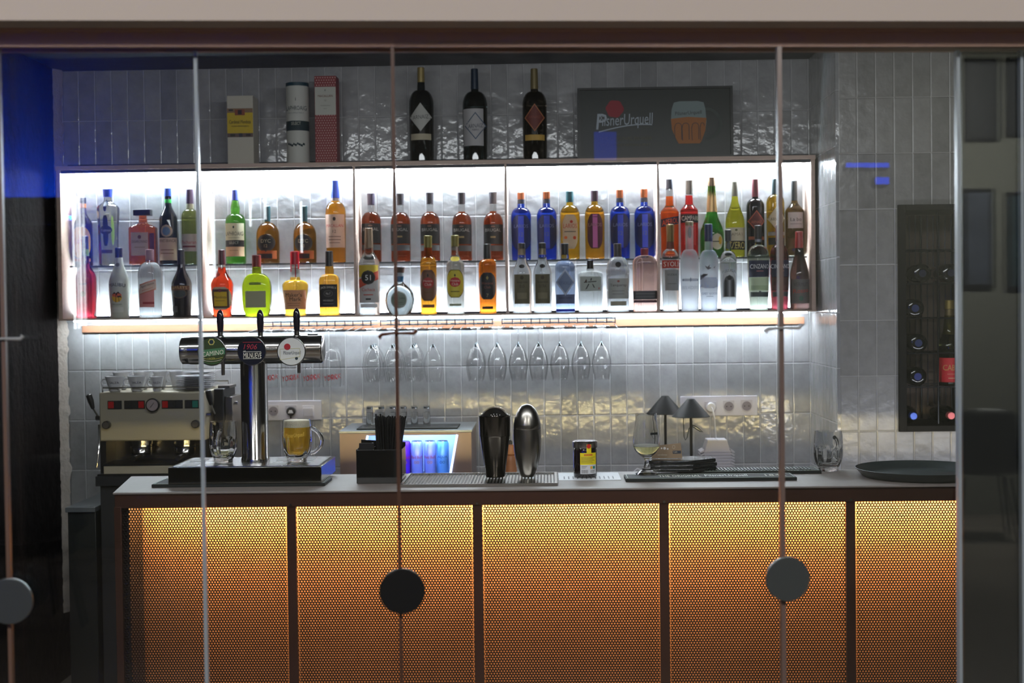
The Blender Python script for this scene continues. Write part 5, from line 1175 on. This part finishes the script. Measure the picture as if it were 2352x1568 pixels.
for a, b in ((281, 340), (382, 441)):
    cx_ = (PX(a)+PX(b))/2+.004; R_ = (PX(b)-PX(a))*.44
    g = MB().lathe([(PZ(1052), R_*.35), (PZ(1049), R_*.86), (PZ(1042), R_*.95), (PZ(1040), R_*.9), (PZ(1024), R_*.9), (PZ(1023), R_), (PZ(1010), R_)], cx_, .07, 40).build('group_head', STEEL, r, angle=35)
    MB().lathe([(PZ(1031), R_*.93), (PZ(1029), R_*.95), (PZ(1027), R_*.93)], cx_, .07, 40).build('group_band', BLACK, g)
    MB().tube([(cx_+.01, .04, PZ(1046)), (cx_+.012, -.05, PZ(1046)), (cx_+.012, -.09, PZ(1047))], .009, 12, rs=[.006, .008, .011]).build('portafilter_handle', BLACK, r)
for sgn, hx, hy, px_, py_ in ((-1, 205, 912, 223, 957), (1, 479, 905, 491, 952)):
    a = (PX(hx), .0, PZ(hy-9)); b = (PX((hx*.45+px_*.55)), .0, PZ(hy*.45+py_*.55)); c_ = (PX(px_), .02, PZ(py_))
    lv = MB().tube([b, c_], .004, 10).build('steam_lever', STEEL, r)
    MB().tube([(a[0], 0, a[2]), (a[0]*.95+b[0]*.05, 0, a[2]*.92+b[2]*.08), (a[0]*.5+b[0]*.5, 0, a[2]*.5+b[2]*.5), b], .01, 14, rs=[.006, .0125, .0125, .007]).build('lever_grip', BLACK, lv)
    xcyl(MB(), [(sgn*w2, .011), (sgn*w2+sgn*.020, .011)], .02, PZ(py_+2), 20).build('lever_hub', STEEL, r)
MB().tube([(-w2-.012, .03, PZ(975)), (-w2-.002, .0, PZ(1015)), (-w2-.002, -.015, PZ(1040)), (-w2-.008, -.02, PZ(1072))], .004, 8).build('steam_wand', STEEL, r)
MB().tube([(-w2+.01, .02, H), (-w2+.01, .02, H+.018), (w2-.01, .02, H+.018), (w2-.01, .02, H)], .003, 8).tube([(-w2+.01, .48, H), (-w2+.01, .48, H+.018), (w2-.01, .48, H+.018), (w2-.01, .48, H)], .003, 8).build('cup_rail', STEEL, r)
# cups and saucers on it
china = mat((226, 226, 230), .12, coat=.5, name='white_china')
CT = zb+H+.0005
def cup_mesh(R, h):
    mb = MB(); mb.lathe([(0, R*.52), (.004, R*.60), (h*.35, R*.70), (h*.7, R*.86), (h, R)], seg=32, cap1=False); b0 = len(mb.v)-32
    mb.lathe([(h, R*.94), (h*.7, R*.80), (h*.35, R*.64), (.008, R*.5), (.007, .001)], seg=32, cap0=False)
    mb.f += [(b0+k, b0+(k+1) % 32, b0+32+(k+1) % 32, b0+32+k) for k in range(32)]; mb.m += [0]*32; return mb
def coffee_cup(label, px_, Y, R, h, hd=PI, txt=True):
    X = at(px_, 880, Y).x
    r = root('coffee_cup', label, 'cup', (X, Y, CT), 'white coffee cups on the espresso machine', rotz=0)
    cup_mesh(R, h).build('cup_body', china, r, angle=60)
    P = [(math.cos(hd)*d, math.sin(hd)*d, z) for d, z in ((R*.86, h*.82), (R*1.25, h*.84), (R*1.42, h*.62), (R*1.25, h*.40), (R*.72, h*.36))]
    MB().tube(P, .0042, 10).build('cup_handle', china, r, angle=80)
    if txt:
        mb = MB(); f = lambda a, b: (a, -math.sqrt(max(1e-6, (R*(.70+.30*(b/h-.35)/.65)+.0012)**2-a*a)), b)
        mb.text('SALZA', R*.15, h*.60, h*.14, f, 0, wmax=R*1.0); mb.build('printed_logo', mat((40, 30, 60), .5), r)
    return r
coffee_cup('white coffee cup with dark lettering, first in the front row by the steam lever', 264, 1.455, .0405, .063)
coffee_cup('white coffee cup with dark lettering, second in the front row', 315, 1.455, .0405, .063)
coffee_cup('smaller white espresso cup, third in the front row', 361, 1.45, .029, .060)
for px_, t_, R_ in ((279, 'first', .036), (327, 'second', .036), (369, 'third', .031), (405, 'fourth', .029)):
    coffee_cup('white cup in the rear row on the machine, %s from the steam lever' % t_, px_, 1.60, R_, .074, txt=False)
XS_ = at(441, 880, 1.47).x
sm = MB(); Rs = 43*mpp(1.47); sm.lathe([(0, Rs*.5), (.002, Rs*.55), (.006, Rs*.92), (.0075, Rs), (.0068, Rs*.96), (.003, Rs*.6), (.0026, .001)], seg=40, cap1=False)
so = sm.build('saucer', china, loc=(XS_, 1.503, CT), angle=60)
nm9 = ('lowest', 'second', 'third', 'fourth', 'fifth', 'sixth', 'topmost')
for k in range(7):
    o = so if k == 0 else so.copy()
    if k: C.objects.link(o)
    o.location = (XS_+(.001 if k % 2 else 0), 1.503, CT+k*.0088); tag(o, 'white saucer in the front pile on the espresso machine, %s of seven' % nm9[k], 'saucer', 'stacked white saucers')
for k in range(8):
    o = so.copy(); C.objects.link(o); o.location = (at(458, 860, 1.67).x, 1.67, CT+k*.0088); tag(o, 'white saucer in the rear pile, %s from the machine top' % (nm9[:6]+('seventh', 'eighth'))[k].replace('lowest', 'first'), 'saucer', 'stacked white saucers')
# ---- grinder beside the machine
xg = at(508, 960, 1.5).x
r = root('coffee_grinder', 'black and steel coffee grinder beside the espresso machine', 'coffee grinder', (xg, 1.52, BZ+.0005))
Zg = lambda py: at(508, py, 1.5).z-BZ
MB().box(-.030, .012, -.02, .20, 0, Zg(893)).build('grinder_body', mat((24, 24, 26), .4), r, bevel=.003)
MB().box(.0125, .045, .0, .18, 0, Zg(912)).build('steel_side', BRUSH, r, bevel=.002)
MB().box(-.02, .028, .02, .15, Zg(893), Zg(887)).build('hopper_collar', BRUSH, r)
MB().tube([(.045, .02, Zg(927)), (.062, .02, Zg(927))], .007, 12).build('dose_lever', STEEL, r)
# ---- open cooler with blue light
BZ = BZ2
YC_ = 1.42; s = mpp(YC_)
cxa, cxb = at(781, 1050, YC_).x, at(1083, 1050, YC_).x; X0_ = (cxa+cxb)/2; w2 = (cxb-cxa)/2
zt2 = at(930, 994, YC_).z-BZ
r = root('drinks_cooler', 'grey counter cooler with open sloping front glowing blue inside', 'cooler', (X0_, YC_, BZ+.0005))
gm = mat((128, 112, 108), .35, .5, name='cooler_metal')
qx = lambda px_: at(px_, 1050, YC_).x-X0_
qz = lambda py: at(930, py, YC_).z-BZ
hT = zt2
# front face with a trapezoid opening: (845,998)-(1052,998)-(1032,1095)-(826,1095)
oa, ob, oc, od = (qx(846), hT-.010), (qx(1050), hT-.010), (qx(1032), qz(1097)), (qx(826), qz(1097))
mb = MB()
mb.prism([(-w2, 0), (od[0], 0), (od[0], od[1]), (oa[0], oa[1]), (oa[0], hT), (-w2, hT)], 0, .012)
mb.prism([(w2, 0), (w2, hT), (ob[0], hT), (ob[0], ob[1]), (oc[0], oc[1]), (oc[0], 0)], 0, .012)
mb.prism([(oa[0], oa[1]), (ob[0], ob[1]), (ob[0], hT), (oa[0], hT)], 0, .012)
mb.prism([(od[0], 0), (oc[0], 0), (oc[0], oc[1]), (od[0], od[1])], 0, .012)
mb.build('front_frame', gm, r, smooth=False)
MB().box(-w2, -w2+.008, .012, .40, 0, hT).box(w2-.008, w2, .012, .40, 0, hT).box(-w2+.008, w2-.008, .39, .40, 0, hT).build('cooler_shell', gm, r)
MB().box(-w2-.004, w2+.004, -.004, .40, hT, hT+.010).build('cooler_top', mat((150, 156, 160), .35, .6), r, bevel=.002)
CANZ = at(960, 1013, 1.53).z-.135
inb = mat((190, 204, 235), .5, name='cooler_liner')
MB().box(-w2+.03, w2-.03, .22, .225, 0, hT).box(-w2+.03, w2-.03, .012, .22, CANZ-BZ-.006, CANZ-BZ-.001).build('liner', inb, r)
BL = glow((.12, .26, 1.0), 110, 'blue_light'); BL2 = glow((.42, .58, 1.0), 7, 'pale_blue_light')
MB().tube([(ob[0]+.001, -.003, ob[1]), (oc[0]+.001, -.003, oc[1])], .004, 8).build('light_edge', BL2, r)
MB().tube([(oa[0]-.001, -.003, oa[1]), (od[0]-.001, -.003, od[1])], .004, 8).build('light_edge', BL2, r)
MB().box(oa[0]+.01, ob[0]-.01, .02, .03, hT-.006, hT-.001).build('blue_light_strip', BL, r)
MB().box(oa[0]+.0, ob[0]-.0, .10, .11, hT-.008, hT-.001).build('blue_light_strip', glow((.35, .55, 1), 110, 'blue_light_deep'), r)
# cans in it
def can(label, px_, col1, col2, txt):
    X = at(px_, 1060, 1.53).x; rr = .026
    c = root('drink_can', label, 'can', (X, 1.53, CANZ), 'drink cans in the blue cooler'); h = .135
    MB().lathe([(0, rr*.8), (.005, rr), (h-.010, rr), (h-.003, rr*.86), (h, rr*.84)], seg=28).build('can_body', mat(col1, .3, .5, name='can_paint'), c, angle=50)
    MB().lathe([(h, rr*.84), (h+.002, rr*.84), (h+.0005, rr*.72)], seg=24).build('can_rim', STEEL, c)
    mb = MB(); f = lambda l: (lambda a, b: (a, -math.sqrt(max(1e-6, (rr+l)**2-a*a)), b))
    mb.text(txt, 0, h*.52, .012, f(.0006), 0, wmax=.044); mb.text('OO', 0, h*.36, .011, f(.0006), 1, wmax=.022); mb.build('can_print', [mat((180, 20, 60), .4), mat((230, 140, 60), .4)] if txt == 'Red Bull' else [mat((20, 70, 120), .4)]*2, c)
    return c
can('purple energy drink can at the caddy side of the blue cooler', 930, (110, 40, 190), None, 'Red Bull')
can('pale silver blue energy drink can next to the purple one', 958, (170, 180, 230), None, 'Red Bull')
can('pale silver blue energy drink can in the middle of the cooler', 988, (170, 180, 230), None, 'Red Bull')
can('light blue drink can with dark blue lettering at the glowing cooler edge', 1017, (130, 200, 240), None, 'AQUA')
# mat and shot glasses on the cooler
MB0 = MB().box(at(822, 990, 1.5).x, at(1052, 990, 1.5).x, 1.46, 1.66, 0, .005)
o = MB0.build('drip_mat', RUBBER, loc=(0, 0, BZ+hT+.0112)); tag(o, 'black ribbed mat under the small glasses on the cooler', 'mat')
sgm = MB(); s = mpp(1.56); Rg = 8.6*s; hg = 47*s
sgm.lathe([(0, Rg*1.0), (hg*.7, Rg*.92), (hg, Rg*.88)], seg=24); sgm.lathe([(0.0003, Rg*.93), (hg*.68, Rg*.84), (hg*.70, .001)], seg=24, cap0=False, cap1=False)
sgo = None
for k, px_ in enumerate((849, 876, 902, 927, 952, 980)):
    X = at(px_, 950, 1.56).x
    if sgo is None:
        sgo = root('shot_glass', 'x', 'small glass'); sgm.build('glass_body', realglass((.98, .99, .99), 1.45), sgo, angle=60); o = sgo
        MB().lathe([(hg*.86, Rg*.905), (hg*.9, Rg*.91), (hg*.94, Rg*.90)], seg=24, cap0=False, cap1=False).build('base_ring', wire2, sgo)
        o.location = (X, 1.56, BZ+hT+.0167); o['label'] = 'upturned small glass on the cooler mat, first from the coffee machine side'; o['group'] = 'small upturned glasses on the cooler'
    else: dup(sgo, (X, 1.56, BZ+hT+.0167), 'upturned small glass on the cooler mat, %s from the coffee machine side' % nth[k], 'small upturned glasses on the cooler')
# ---- wooden mill
X = at(1173, 1050, 1.5).x; s = mpp(1.5); q = lambda y: at(1173, y, 1.5).z-BZ
r = root('pepper_mill', 'turned wooden mill standing behind the cocktail shakers', 'pepper mill', (X, 1.5, BZ+.0005))
MB().lathe([(0, 14*s), (q(1075), 14*s), (q(1060), 11*s), (q(1050), 12*s), (q(1046), 9*s)], seg=28).build('mill_body', wood((150, 96, 60), (180, 120, 78), 'mill_wood'), r, angle=50)
MB().lathe([(q(1046), 9*s), (q(1042), 12*s), (q(1028), 12*s), (q(1021), 8*s)], seg=28).build('mill_head', wood((150, 96, 60), (180, 120, 78), 'mill_wood2'), r)
MB().lathe([(q(1021), 4*s), (q(1013), 4.5*s), (q(1010), 2*s)], seg=16).build('mill_knob', STEEL, r)
# ---- bottle with a copper cap behind the full mug, and a brown one beside the cooler
X = at(669, 1000, 1.72).x; s = mpp(1.72)
r = root('syrup_bottle', 'orange capped bottle behind the full beer mug', 'bottle', (X, 1.72, BZ+.0005))
hq = at(669, 962, 1.72).z-BZ
MB().lathe([(0, 17*s), (hq-.06, 17*s), (hq-.03, 11*s), (hq-.012, 10*s)], seg=24).build('bottle_body', mat((176, 172, 178), .4), r, angle=60)
MB().lathe([(hq-.022, 12*s), (hq-.002, 12.5*s), (hq, 11*s)], seg=24).build('bottle_cap', mat((196, 84, 50), .4), r)
X = at(771, 1080, 1.5).x; s = mpp(1.5); hq = at(771, 1050, 1.5).z-BZ
r = root('wooden_tamper', 'rounded brown wooden tamper between the drip tray and the cooler', 'tamper', (X-.03, 1.36+.05, BZ+.0005))
MB().lathe([(0, .026), (.03, .027), (hq*.7, .022), (hq*.95, .015), (hq, .006)], seg=24).build('tamper_grip', wood((140, 76, 50), (170, 96, 66), 'tamper_wood'), r, angle=60)
MB().lathe([(.0001, .0275), (.006, .0275)], seg=24).build('tamper_base', STEEL, r)
# ---- black table lamps
def lamp(label, px_, py0, py1, Wt, Wb, Y, cord=False):
    s = mpp(Y); X = at(px_, py1, Y).x; z0 = at(px_, py1, Y).z-BZ; z1 = at(px_, py0, Y).z-BZ
    r = root('table_lamp', label, 'table lamp', (X, Y, BZ+.0005), 'black cordless table lamps')
    bm_ = mat((22, 23, 26), .5, spec=.3, name='lamp_black')
    MB().lathe([(z0, Wb*.5*s), (z0+.002, Wb*.5*s), (z1-.003, Wt*.5*s), (z1, Wt*.42*s), (z1-.001, .001)], seg=56, cap0=False, cap1=False).lathe([(z0, Wb*.495*s), (z1-.005, Wt*.46*s)], seg=56, cap0=False).build('lamp_shade', bm_, r, angle=40)
    MB().lathe([(.01, .0058), (z1-.006, .0058)], seg=16).build('pole', bm_, r)
    MB().lathe([(0, .055), (.009, .055), (.012, .05)], seg=40).build('base', bm_, r)
    MB().lathe([(z0+.01, .016), (z0+.03, .016)], seg=20).build('lamp_socket', bm_, r)
    return r
l1 = lamp('black table lamp with conical shade, the one further behind the tulip glass', 1528, 909, 950, 18, 85, 1.80)
l2 = lamp('black table lamp with conical shade and looped cable, in front of the socket panel', 1587, 916, 957, 20, 87, 1.56)
X, Y = l2.location.x, l2.location.y; f = lambda px_, py_: (at(px_, py_, 1.56).x, at(px_, py_, 1.56).z)
pp = [(1570, 955), (1571, 980), (1572, 1003), (1575, 1011), (1579, 1005), (1583, 985), (1588, 978), (1598, 984), (1609, 991), (1616, 993), (1610, 988), (1600, 980), (1590, 976)]
mb = MB(); mb.tube([(f(*p)[0], 1.56+.012, f(*p)[1]) for p in pp], .0022, 8)
o = mb.build('cable', mat((40, 52, 54), .5), angle=80); tag(o, 'thin dark cable looped around the pole of the nearer black lamp', 'cable')
# ---- sockets on the tiles
def sock(parent, x, z, y=-.0):
    w_ = .0285
    b = MB().prism([(x-w_*.9, z+w_), (x+w_*.9, z+w_), (x+w_*.9, z-.002), (x+w_*.62, z-w_*.72), (x, z-w_), (x-w_*.62, z-w_*.72), (x-w_*.9, z-.002)], y-.003, y).build('socket', mat((190, 186, 194), .4), parent, bevel=.001)
    MB().ycyl(x, z, w_*.74, y-.0036, y-.003, 28).build('socket_face', mat((128, 120, 128), .5), b)
    MB().ycyl(x-.0095, z, .003, y-.0042, y-.0036, 12).ycyl(x+.0095, z, .003, y-.0042, y-.0036, 12).build('socket_hole', BLACK, b)
    return b
def outlet(label, x0, x1, y0, y1, Y=WY):
    a, b = at(x0, y1, Y-.012), at(x1, y0, Y-.012)
    r = root('socket_panel', label, 'socket panel', ((a.x+b.x)/2, Y-.0005, a.z), 'white socket panels'); w2 = (b.x-a.x)/2
    MB().box(-w2, w2, -.011, 0, 0, b.z-a.z).build('panel_plate', mat((206, 204, 214), .35, name='white_plastic'), r, bevel=.003)
    return r, a, b
r, a, b = outlet('white wall panel with three sockets behind the black lamps', 1563, 1740, 908, 956)
rx, rz = r.location.x, r.location.z
for px_, py_ in ((1632, 936), (1674, 933), (1715, 932)):
    sock(r, at(px_, py_, WY-.012).x-rx, at(px_, py_, WY-.012).z-rz, -.011)
px0 = at(1632, 934, WY-.02)
pl = root('power_plug', 'white power plug with cable in the socket behind the lamps', 'plug', (px0.x, WY-.0165, px0.z))
MB().ycyl(0, 0, .021, -.035, -.0, 28).build('plug_body', mat((226, 226, 232), .35), pl, bevel=.004)
g = lambda px_, py_, Y: (at(px_, py_, Y).x-px0.x, Y-(WY-.0165), at(px_, py_, Y).z-px0.z)
MB().tube([(0, -.035, 0), g(1637, 940, WY-.06), g(1641, 960, WY-.055), g(1643, 985, WY-.04), g(1645, 1010, WY-.03), g(1650, 1040, WY-.03), g(1656, 1085, WY-.05)], .0035, 10).build('plug_cable', mat((226, 226, 232), .35), pl, angle=80)
r, a, b = outlet('white wall panel with socket, dark plug and switch behind the beer tower', 600, 738, 919, 966)
rx, rz = r.location.x, r.location.z
sock(r, at(628, 944, WY-.012).x-rx, at(628, 944, WY-.012).z-rz, -.011); sock(r, at(669, 944, WY-.012).x-rx, at(669, 944, WY-.012).z-rz, -.011)
c_ = at(708, 944, WY-.012); sw_ = MB().box(c_.x-rx-.026, c_.x-rx+.026, -.014, -.011, c_.z-rz-.026, c_.z-rz+.026).build('switch_frame', mat((222, 220, 230), .3), r, bevel=.001)
MB().box(c_.x-rx-.022, c_.x-rx+.022, -.018, -.014, c_.z-rz-.022, c_.z-rz+.015).build('switch_rocker', mat((196, 194, 204), .3), sw_, bevel=.001)
p_ = at(669, 944, WY-.03); pl = root('power_plug', 'dark round power plug in the panel behind the full beer mug', 'plug', (p_.x, WY-.0165, p_.z))
MB().ycyl(0, 0, .020, -.03, 0, 28).build('plug_body', BLACK, pl, bevel=.004)
MB().prism([(-.012, -.008), (.012, -.008), (.006, .006), (-.006, .006)], -.032, -.03).build('plug_mark', mat((230, 230, 236), .3), pl)
MB().tube([(0, -.025, -.012), (.0, -.03, -.05), (.004, -.03, -.12), (.01, -.03, -.16)], .004, 8).build('plug_cable', BLACK, pl, angle=80)
# ---- white ribbed stack (filter holder)
Yw = 1.74; s = mpp(Yw); X = at(1648, 1050, Yw).x; q = lambda y: at(1648, y, Yw).z-BZ
r = root('cup_dispenser', 'white ribbed plastic dispenser with chamfered top beside the lamps', 'dispenser', (X, Yw, BZ+.0005))
wp = mat((200, 196, 202), .45, name='white_ribbed_plastic')
MB().prism([(-30*s, 0), (30*s, 0), (31*s, q(1040)), (22*s, q(1012)), (-22*s, q(1012)), (-31*s, q(1040))], 0, .10).build('dispenser_body', wp, r, bevel=.002)
mb = MB()
for k in range(8):
    z = q(1034)-k*.0125
    if z < .012: break
    for sx in (-1, 1): mb.prism([(sx*30*s, z-.006), (sx*39*s, z-.012), (sx*39.5*s, z-.007), (sx*30*s, z+.003)], -.004, .10)
    mb.box(-30*s, 30*s, -.004, 0, z-.0085, z-.0045)
mb.build('rib', wp, r)
MB().box(-22*s, -1*s, -.002, .10, q(1012)-.001, q(1012)+.003).box(1*s, 22*s, -.002, .10, q(1012)-.001, q(1012)+.003).build('dispenser_lid', mat((236, 234, 240), .35), r)
mb = MB(); p = at(1462, 1080, 1.5)
mb.tube([at(1448, 1092, 1.5), at(1456, 1083, 1.5), at(1464, 1076, 1.5), at(1474, 1080, 1.5), at(1482, 1090, 1.5), at(1486, 1100, 1.5)], .003, 8)
o = mb.build('cable_loop', mat((214, 214, 220), .4), angle=80); tag(o, 'pale cable loop showing behind the stem of the tulip glass', 'cable')

# ================================================================== WINE RACK IN THE PIER
blk = mat((20, 19, 18), .6, spec=.2, name='black_frame')
YF = YP
r = root('wine_rack', 'black framed wine rack with wire compartments set in the tiled pier', 'wine rack', ((nx0+nx1)/2, YF, nz0))
ox, oy, oz = r.location; W2 = (nx1-nx0)/2; HH = nz1-nz0
PXr = lambda px_, Y=YF+.02: at(px_, 740, Y).x-ox
PZr = lambda py, Y=YF+.02: at(2110, py, Y).z-oz
t_ = .030
MB().box(-W2, -W2+t_, -.02, .31, 0, HH).box(W2-t_, W2, -.02, .31, 0, HH).box(-W2+t_, W2-t_, -.02, .31, 0, t_*.8).box(-W2+t_, W2-t_, -.02, .31, HH-t_*.8, HH).build('outer_frame', blk, r, bevel=.001)
MB().box(-W2+t_, W2-t_, .295, .31, t_*.8, HH-t_*.8).build('back_board', mat((120, 104, 92), .7, var=(.3, 4)), r)
wr = mat((52, 54, 56), .3, .8, name='rack_wire'); wrb = mat((170, 180, 186), .2, .9, name='rack_wire_bright')
lev = [PZr(y) for y in (574, 651, 731, 811, 888)]
mb = MB()
for z in lev:
    for Y in (.0, .12, .25): mb.tube([(-W2+t_, Y, z), (W2-t_, Y, z)], .0026, 6)
    for k in range(9): x = -W2+t_+.01+k*(2*W2-2*t_-.02)/8; mb.tube([(x, 0, z), (x, .27, z)], .0016, 5)
for px_ in (2151, 2192):
    for Y in (.0, .26): mb.tube([(PXr(px_), Y, t_), (PXr(px_), Y, HH-t_)], .0035, 6)
for k in range(11): x = -W2+t_+.012+k*(2*W2-2*t_-.02)/10; mb.tube([(x, .27, t_), (x, .27, HH-t_)], .0022, 5)
mb.build('wire_grid', wr, r)
MB().box(-W2+t_, W2-t_, -.012, -.004, PZr(978), PZr(976)).build('front_bar', wrb, r)
dkg = mat((12, 16, 14), .08, coat=1, name='dark_bottle')
def lying(label, px_, py_, cap, Yb=.02, R=.038, neck=False):
    p = at(px_, py_, YF+.03)
    z = p.z; 
    r2 = root('wine_bottle', label, 'bottle', (p.x, YF+Yb, z), 'wine bottles lying in the rack')
    pr = [(0, R*.5), (.002, R*.9), (.008, R), (.19, R), (.215, R*.7), (.235, R*.4), (.25, R*.36), (.275, R*.36)]
    if neck: pr = [(.275-a, b) for a, b in reversed(pr)]
    v = []; sg = 32
    mb = MB(); mb.lathe(pr, seg=sg); mb.v = [(x, zz, y) for x, y, zz in mb.v]; mb.f = [tuple(reversed(f_)) for f_ in mb.f]
    mb.build('bottle_body', dkg, r2, angle=60)
    if neck: MB().ycyl(0, 0, R*.42, -.004, .03, 24).build('bottle_cap', mat(cap, .3, .4), r2, bevel=.002)
    else: MB().ycyl(0, 0, R*.40, -.0005, .002, 24).build('punt', mat(cap, .25), r2)
    return r2
def onwire(z, R=.038): return z+.0034+R
for (px_, lvi, cap, nk, lab) in ((2118, 1, (50, 54, 70), 0, 'dark wine bottle lying base forward, beside the pier frame on the second wire level'), (2184, 1, (50, 54, 70), 0, 'dark wine bottle lying base forward, behind the bright glass edge on the second wire level'),
                            (2101, 2, (60, 70, 110), 0, 'dark wine bottle lying base forward on the third wire level'), (2108, 3, (60, 70, 110), 0, 'dark wine bottle lying base forward on the fourth wire level'),
                            (2106, 4, (60, 70, 140), 0, 'dark wine bottle lying base forward on the lowest wire level')):
    o = lying(lab, px_, 700, cap); o.location.z = oz+onwire(lev[lvi])
zfl = t_*.8
for px_, cap, lab in ((2094, (90, 120, 220), 'wine bottle with round blue cap pointing out at the rack bottom'), (2180, (230, 120, 120), 'wine bottle with round pink cap pointing out at the rack bottom')):
    o = lying(lab, px_, 945, cap, .0, .036, True); o.location.z = oz+zfl+.038
# standing bottles at the back of the rack
def standing(label, px_, top, bot, W, Y, zb_, pts, glass, cap, parts): return bottle('wine_bottle', label, 'bottles standing in the wine rack', px_, top, bot, W, Y, zb_, pts, glass, cap, parts)
standing('sparkling wine bottle with red label and gold neck in the rack', 2181, 690, 884, 52, YF+.055, oz+lev[4]+.0034, [(876, 50), (800, 52), (752, 28, 's'), (712, 19)], (120, 130, 60), [(690, 710, 20, 22, (150, 130, 70), .4, .5), (710, 768, 20, 28, (120, 104, 66), .45, .5)],
         [('L', 821, 876, 50, (206, 40, 48)), ('T', 843, 13, 40, (200, 160, 90), 'CABAS'), ('p', 857, 858, 24, (220, 150, 120)), ('p', 866, 868, 20, (220, 150, 120))])

# ================================================================== DINING ROOM (behind the camera, mirrored in the glass)
def wallart(label, px0, px1, py0, py1, c):
    a, b = refl(px0, py1, RY+.03), refl(px1, py0, RY+.03)
    x0, x1 = min(a.x, b.x), max(a.x, b.x); z0, z1 = min(a.z, b.z), max(a.z, b.z)
    r = root('framed_picture', label, 'picture', ((x0+x1)/2, RY+.001, z0), 'pictures on the dining room wall'); w2 = (x1-x0)/2; h = z1-z0
    MB().box(-w2, w2, 0, .025, 0, h).build('picture_frame', BLACK, r, bevel=.002)
    MB().box(-w2+.03, w2-.03, .025, .027, .03, h-.03).build('picture_print', mat(c, .5, var=(.9, 3)), r)
wallart('dark framed picture high on the dining room wall near the corner', 2222, 2302, 130, 322, (20, 22, 26))
wallart('grey framed picture low on the dining room wall near the corner', 2218, 2290, 432, 662, (70, 76, 90))
wallart('dark framed picture high on the dining room wall further along', 2316, 2400, 130, 312, (16, 18, 22))
wallart('grey framed picture low on the dining room wall further along', 2318, 2400, 440, 666, (40, 60, 66))
x0, x1 = -5.9, refl(150, 600, -8.6).x
cz_ = refl(60, 452, -8.7).z
mb = MB(); n = 150; vs = []
for k in range(n+1):
    x = x0+(x1-x0)*k/n; y = -8.72+.035*math.sin(k*1.5); vs += [(x, y, .02), (x, y, cz_-.1805)]
mb.add(vs, [(2*k, 2*k+2, 2*k+3, 2*k+1) for k in range(n)])
o = mb.build('pleated_curtain', mat((38, 36, 34), .9, name='dark_curtain'), angle=80); tag(o, 'dark pleated curtain on the dining room wall below a blue light', 'curtain')
r = root('blue_cove_light', 'blue light trough above the dark curtain', 'cove light', ((x0+x1)/2, -8.72, cz_-.17)); w2 = (x1-x0)/2
MB().box(-w2, w2, .03, .045, 0, .17).box(-w2, w2, -.05, .03, -.01, .0).build('trough', BLACK, r); 
MB().box(-w2, w2, -.03, -.01, 0.03, .05).build('blue_strip', glow((.0, .06, 1.0), 950, 'blue_cove'), r)
for (a, b, y0, y1, lab) in ((1952, 2050, 372, 385, 'horizontal blue tube lamp on the dining room wall'), (2020, 2050, 405, 424, 'short blue tube lamp below the horizontal one'), (1370, 1420, 300, 368, 'upright blue tube lamp on the dining room wall')):
    A, B_ = refl(a, y1, RY+.10), refl(b, y0, RY+.10)
    r = root('blue_wall_lamp', lab, 'wall lamp', ((A.x+B_.x)/2, RY+.001, min(A.z, B_.z)), 'blue lamps in the dining room'); w2 = abs(A.x-B_.x)/2; h = abs(A.z-B_.z)
    MB().box(-w2, w2, 0, .03, 0, h).build('lamp_housing', BLACK, r)
    MB().box(-w2, w2, .031, .045, .01, h).build('blue_diffuser', glow((.01, .07, 1.0), 5 if a > 1900 else 1.2, 'blue_diffuser'), r)
tb = glow((.92, .97, 1.0), 10, 'tube_light')
for i, (xa_, ya_, yb_) in enumerate(((166, 448, 755), (181, 436, 748), (489, 446, 636), (574, 458, 520), (608, 446, 503), (691, 462, 580))):
    Yt = -7.6+.15*i
    A, B_ = refl(xa_, ya_, Yt), refl(xa_+3, yb_, Yt)
    r = root('tube_pendant', 'upright white light tube hanging in the dining room, %s of six' % nth[i], 'pendant light', (A.x, Yt, B_.z), 'hanging white light tubes')
    MB().lathe([(0, .007), (A.z-B_.z, .007)], seg=14).build('light_tube', tb, r)
    MB().lathe([(A.z-B_.z, .003), (3.59-B_.z, .003)], seg=6).build('suspension_wire', BLACK, r)
def chair(label, x, y, rz):
    r = root('shell_chair', label, 'chair', (x, y, 0), 'dark dining chairs', rotz=rz)
    m_ = mat((30, 33, 32), .45, name='dark_shell'); mb = MB(); N = 14; M_ = 10; vs = []
    prof = [(-.20, .455), (-.12, .45), (0, .45), (.12, .46), (.18, .49), (.205, .55), (.215, .65), (.22, .76), (.225, .86), (.225, .92)]
    for j, (py_, pz_) in enumerate(prof):
        ww = .23 if j < 6 else .23-.05*(j-5)/4
        for i in range(N+1):
            u = i/N*2-1; vs.append((u*ww, py_-.03*abs(u)**3*(j > 5), pz_+(.03*abs(u)**3 if j < 5 else 0)-(.03*abs(u)**4 if j == 9 else 0)))
    fs = [(j*(N+1)+i, j*(N+1)+i+1, (j+1)*(N+1)+i+1, (j+1)*(N+1)+i) for j in range(9) for i in range(N)]
    mb.add(vs, fs); o = mb.build('seat_shell', m_, r, angle=80); sd = o.modifiers.new('t', 'SOLIDIFY'); sd.thickness = .008
    for sx in (-1, 1):
        for sy in (-1, 1): MB().tube([(sx*.15, sy*.14, .44), (sx*.21, sy*.21, 0)], .011, 8).build('leg', mat((60, 60, 58), .4, .8), r)
    return r
ca_ = refl(2262, 1050, -8.0); chair('dark moulded dining chair standing near the picture wall corner', ca_.x, -8.0, .3)
ca_ = refl(60, 1150, -6.6); chair('dark moulded dining chair standing near the dark curtain', ca_.x, -6.6, -.5)
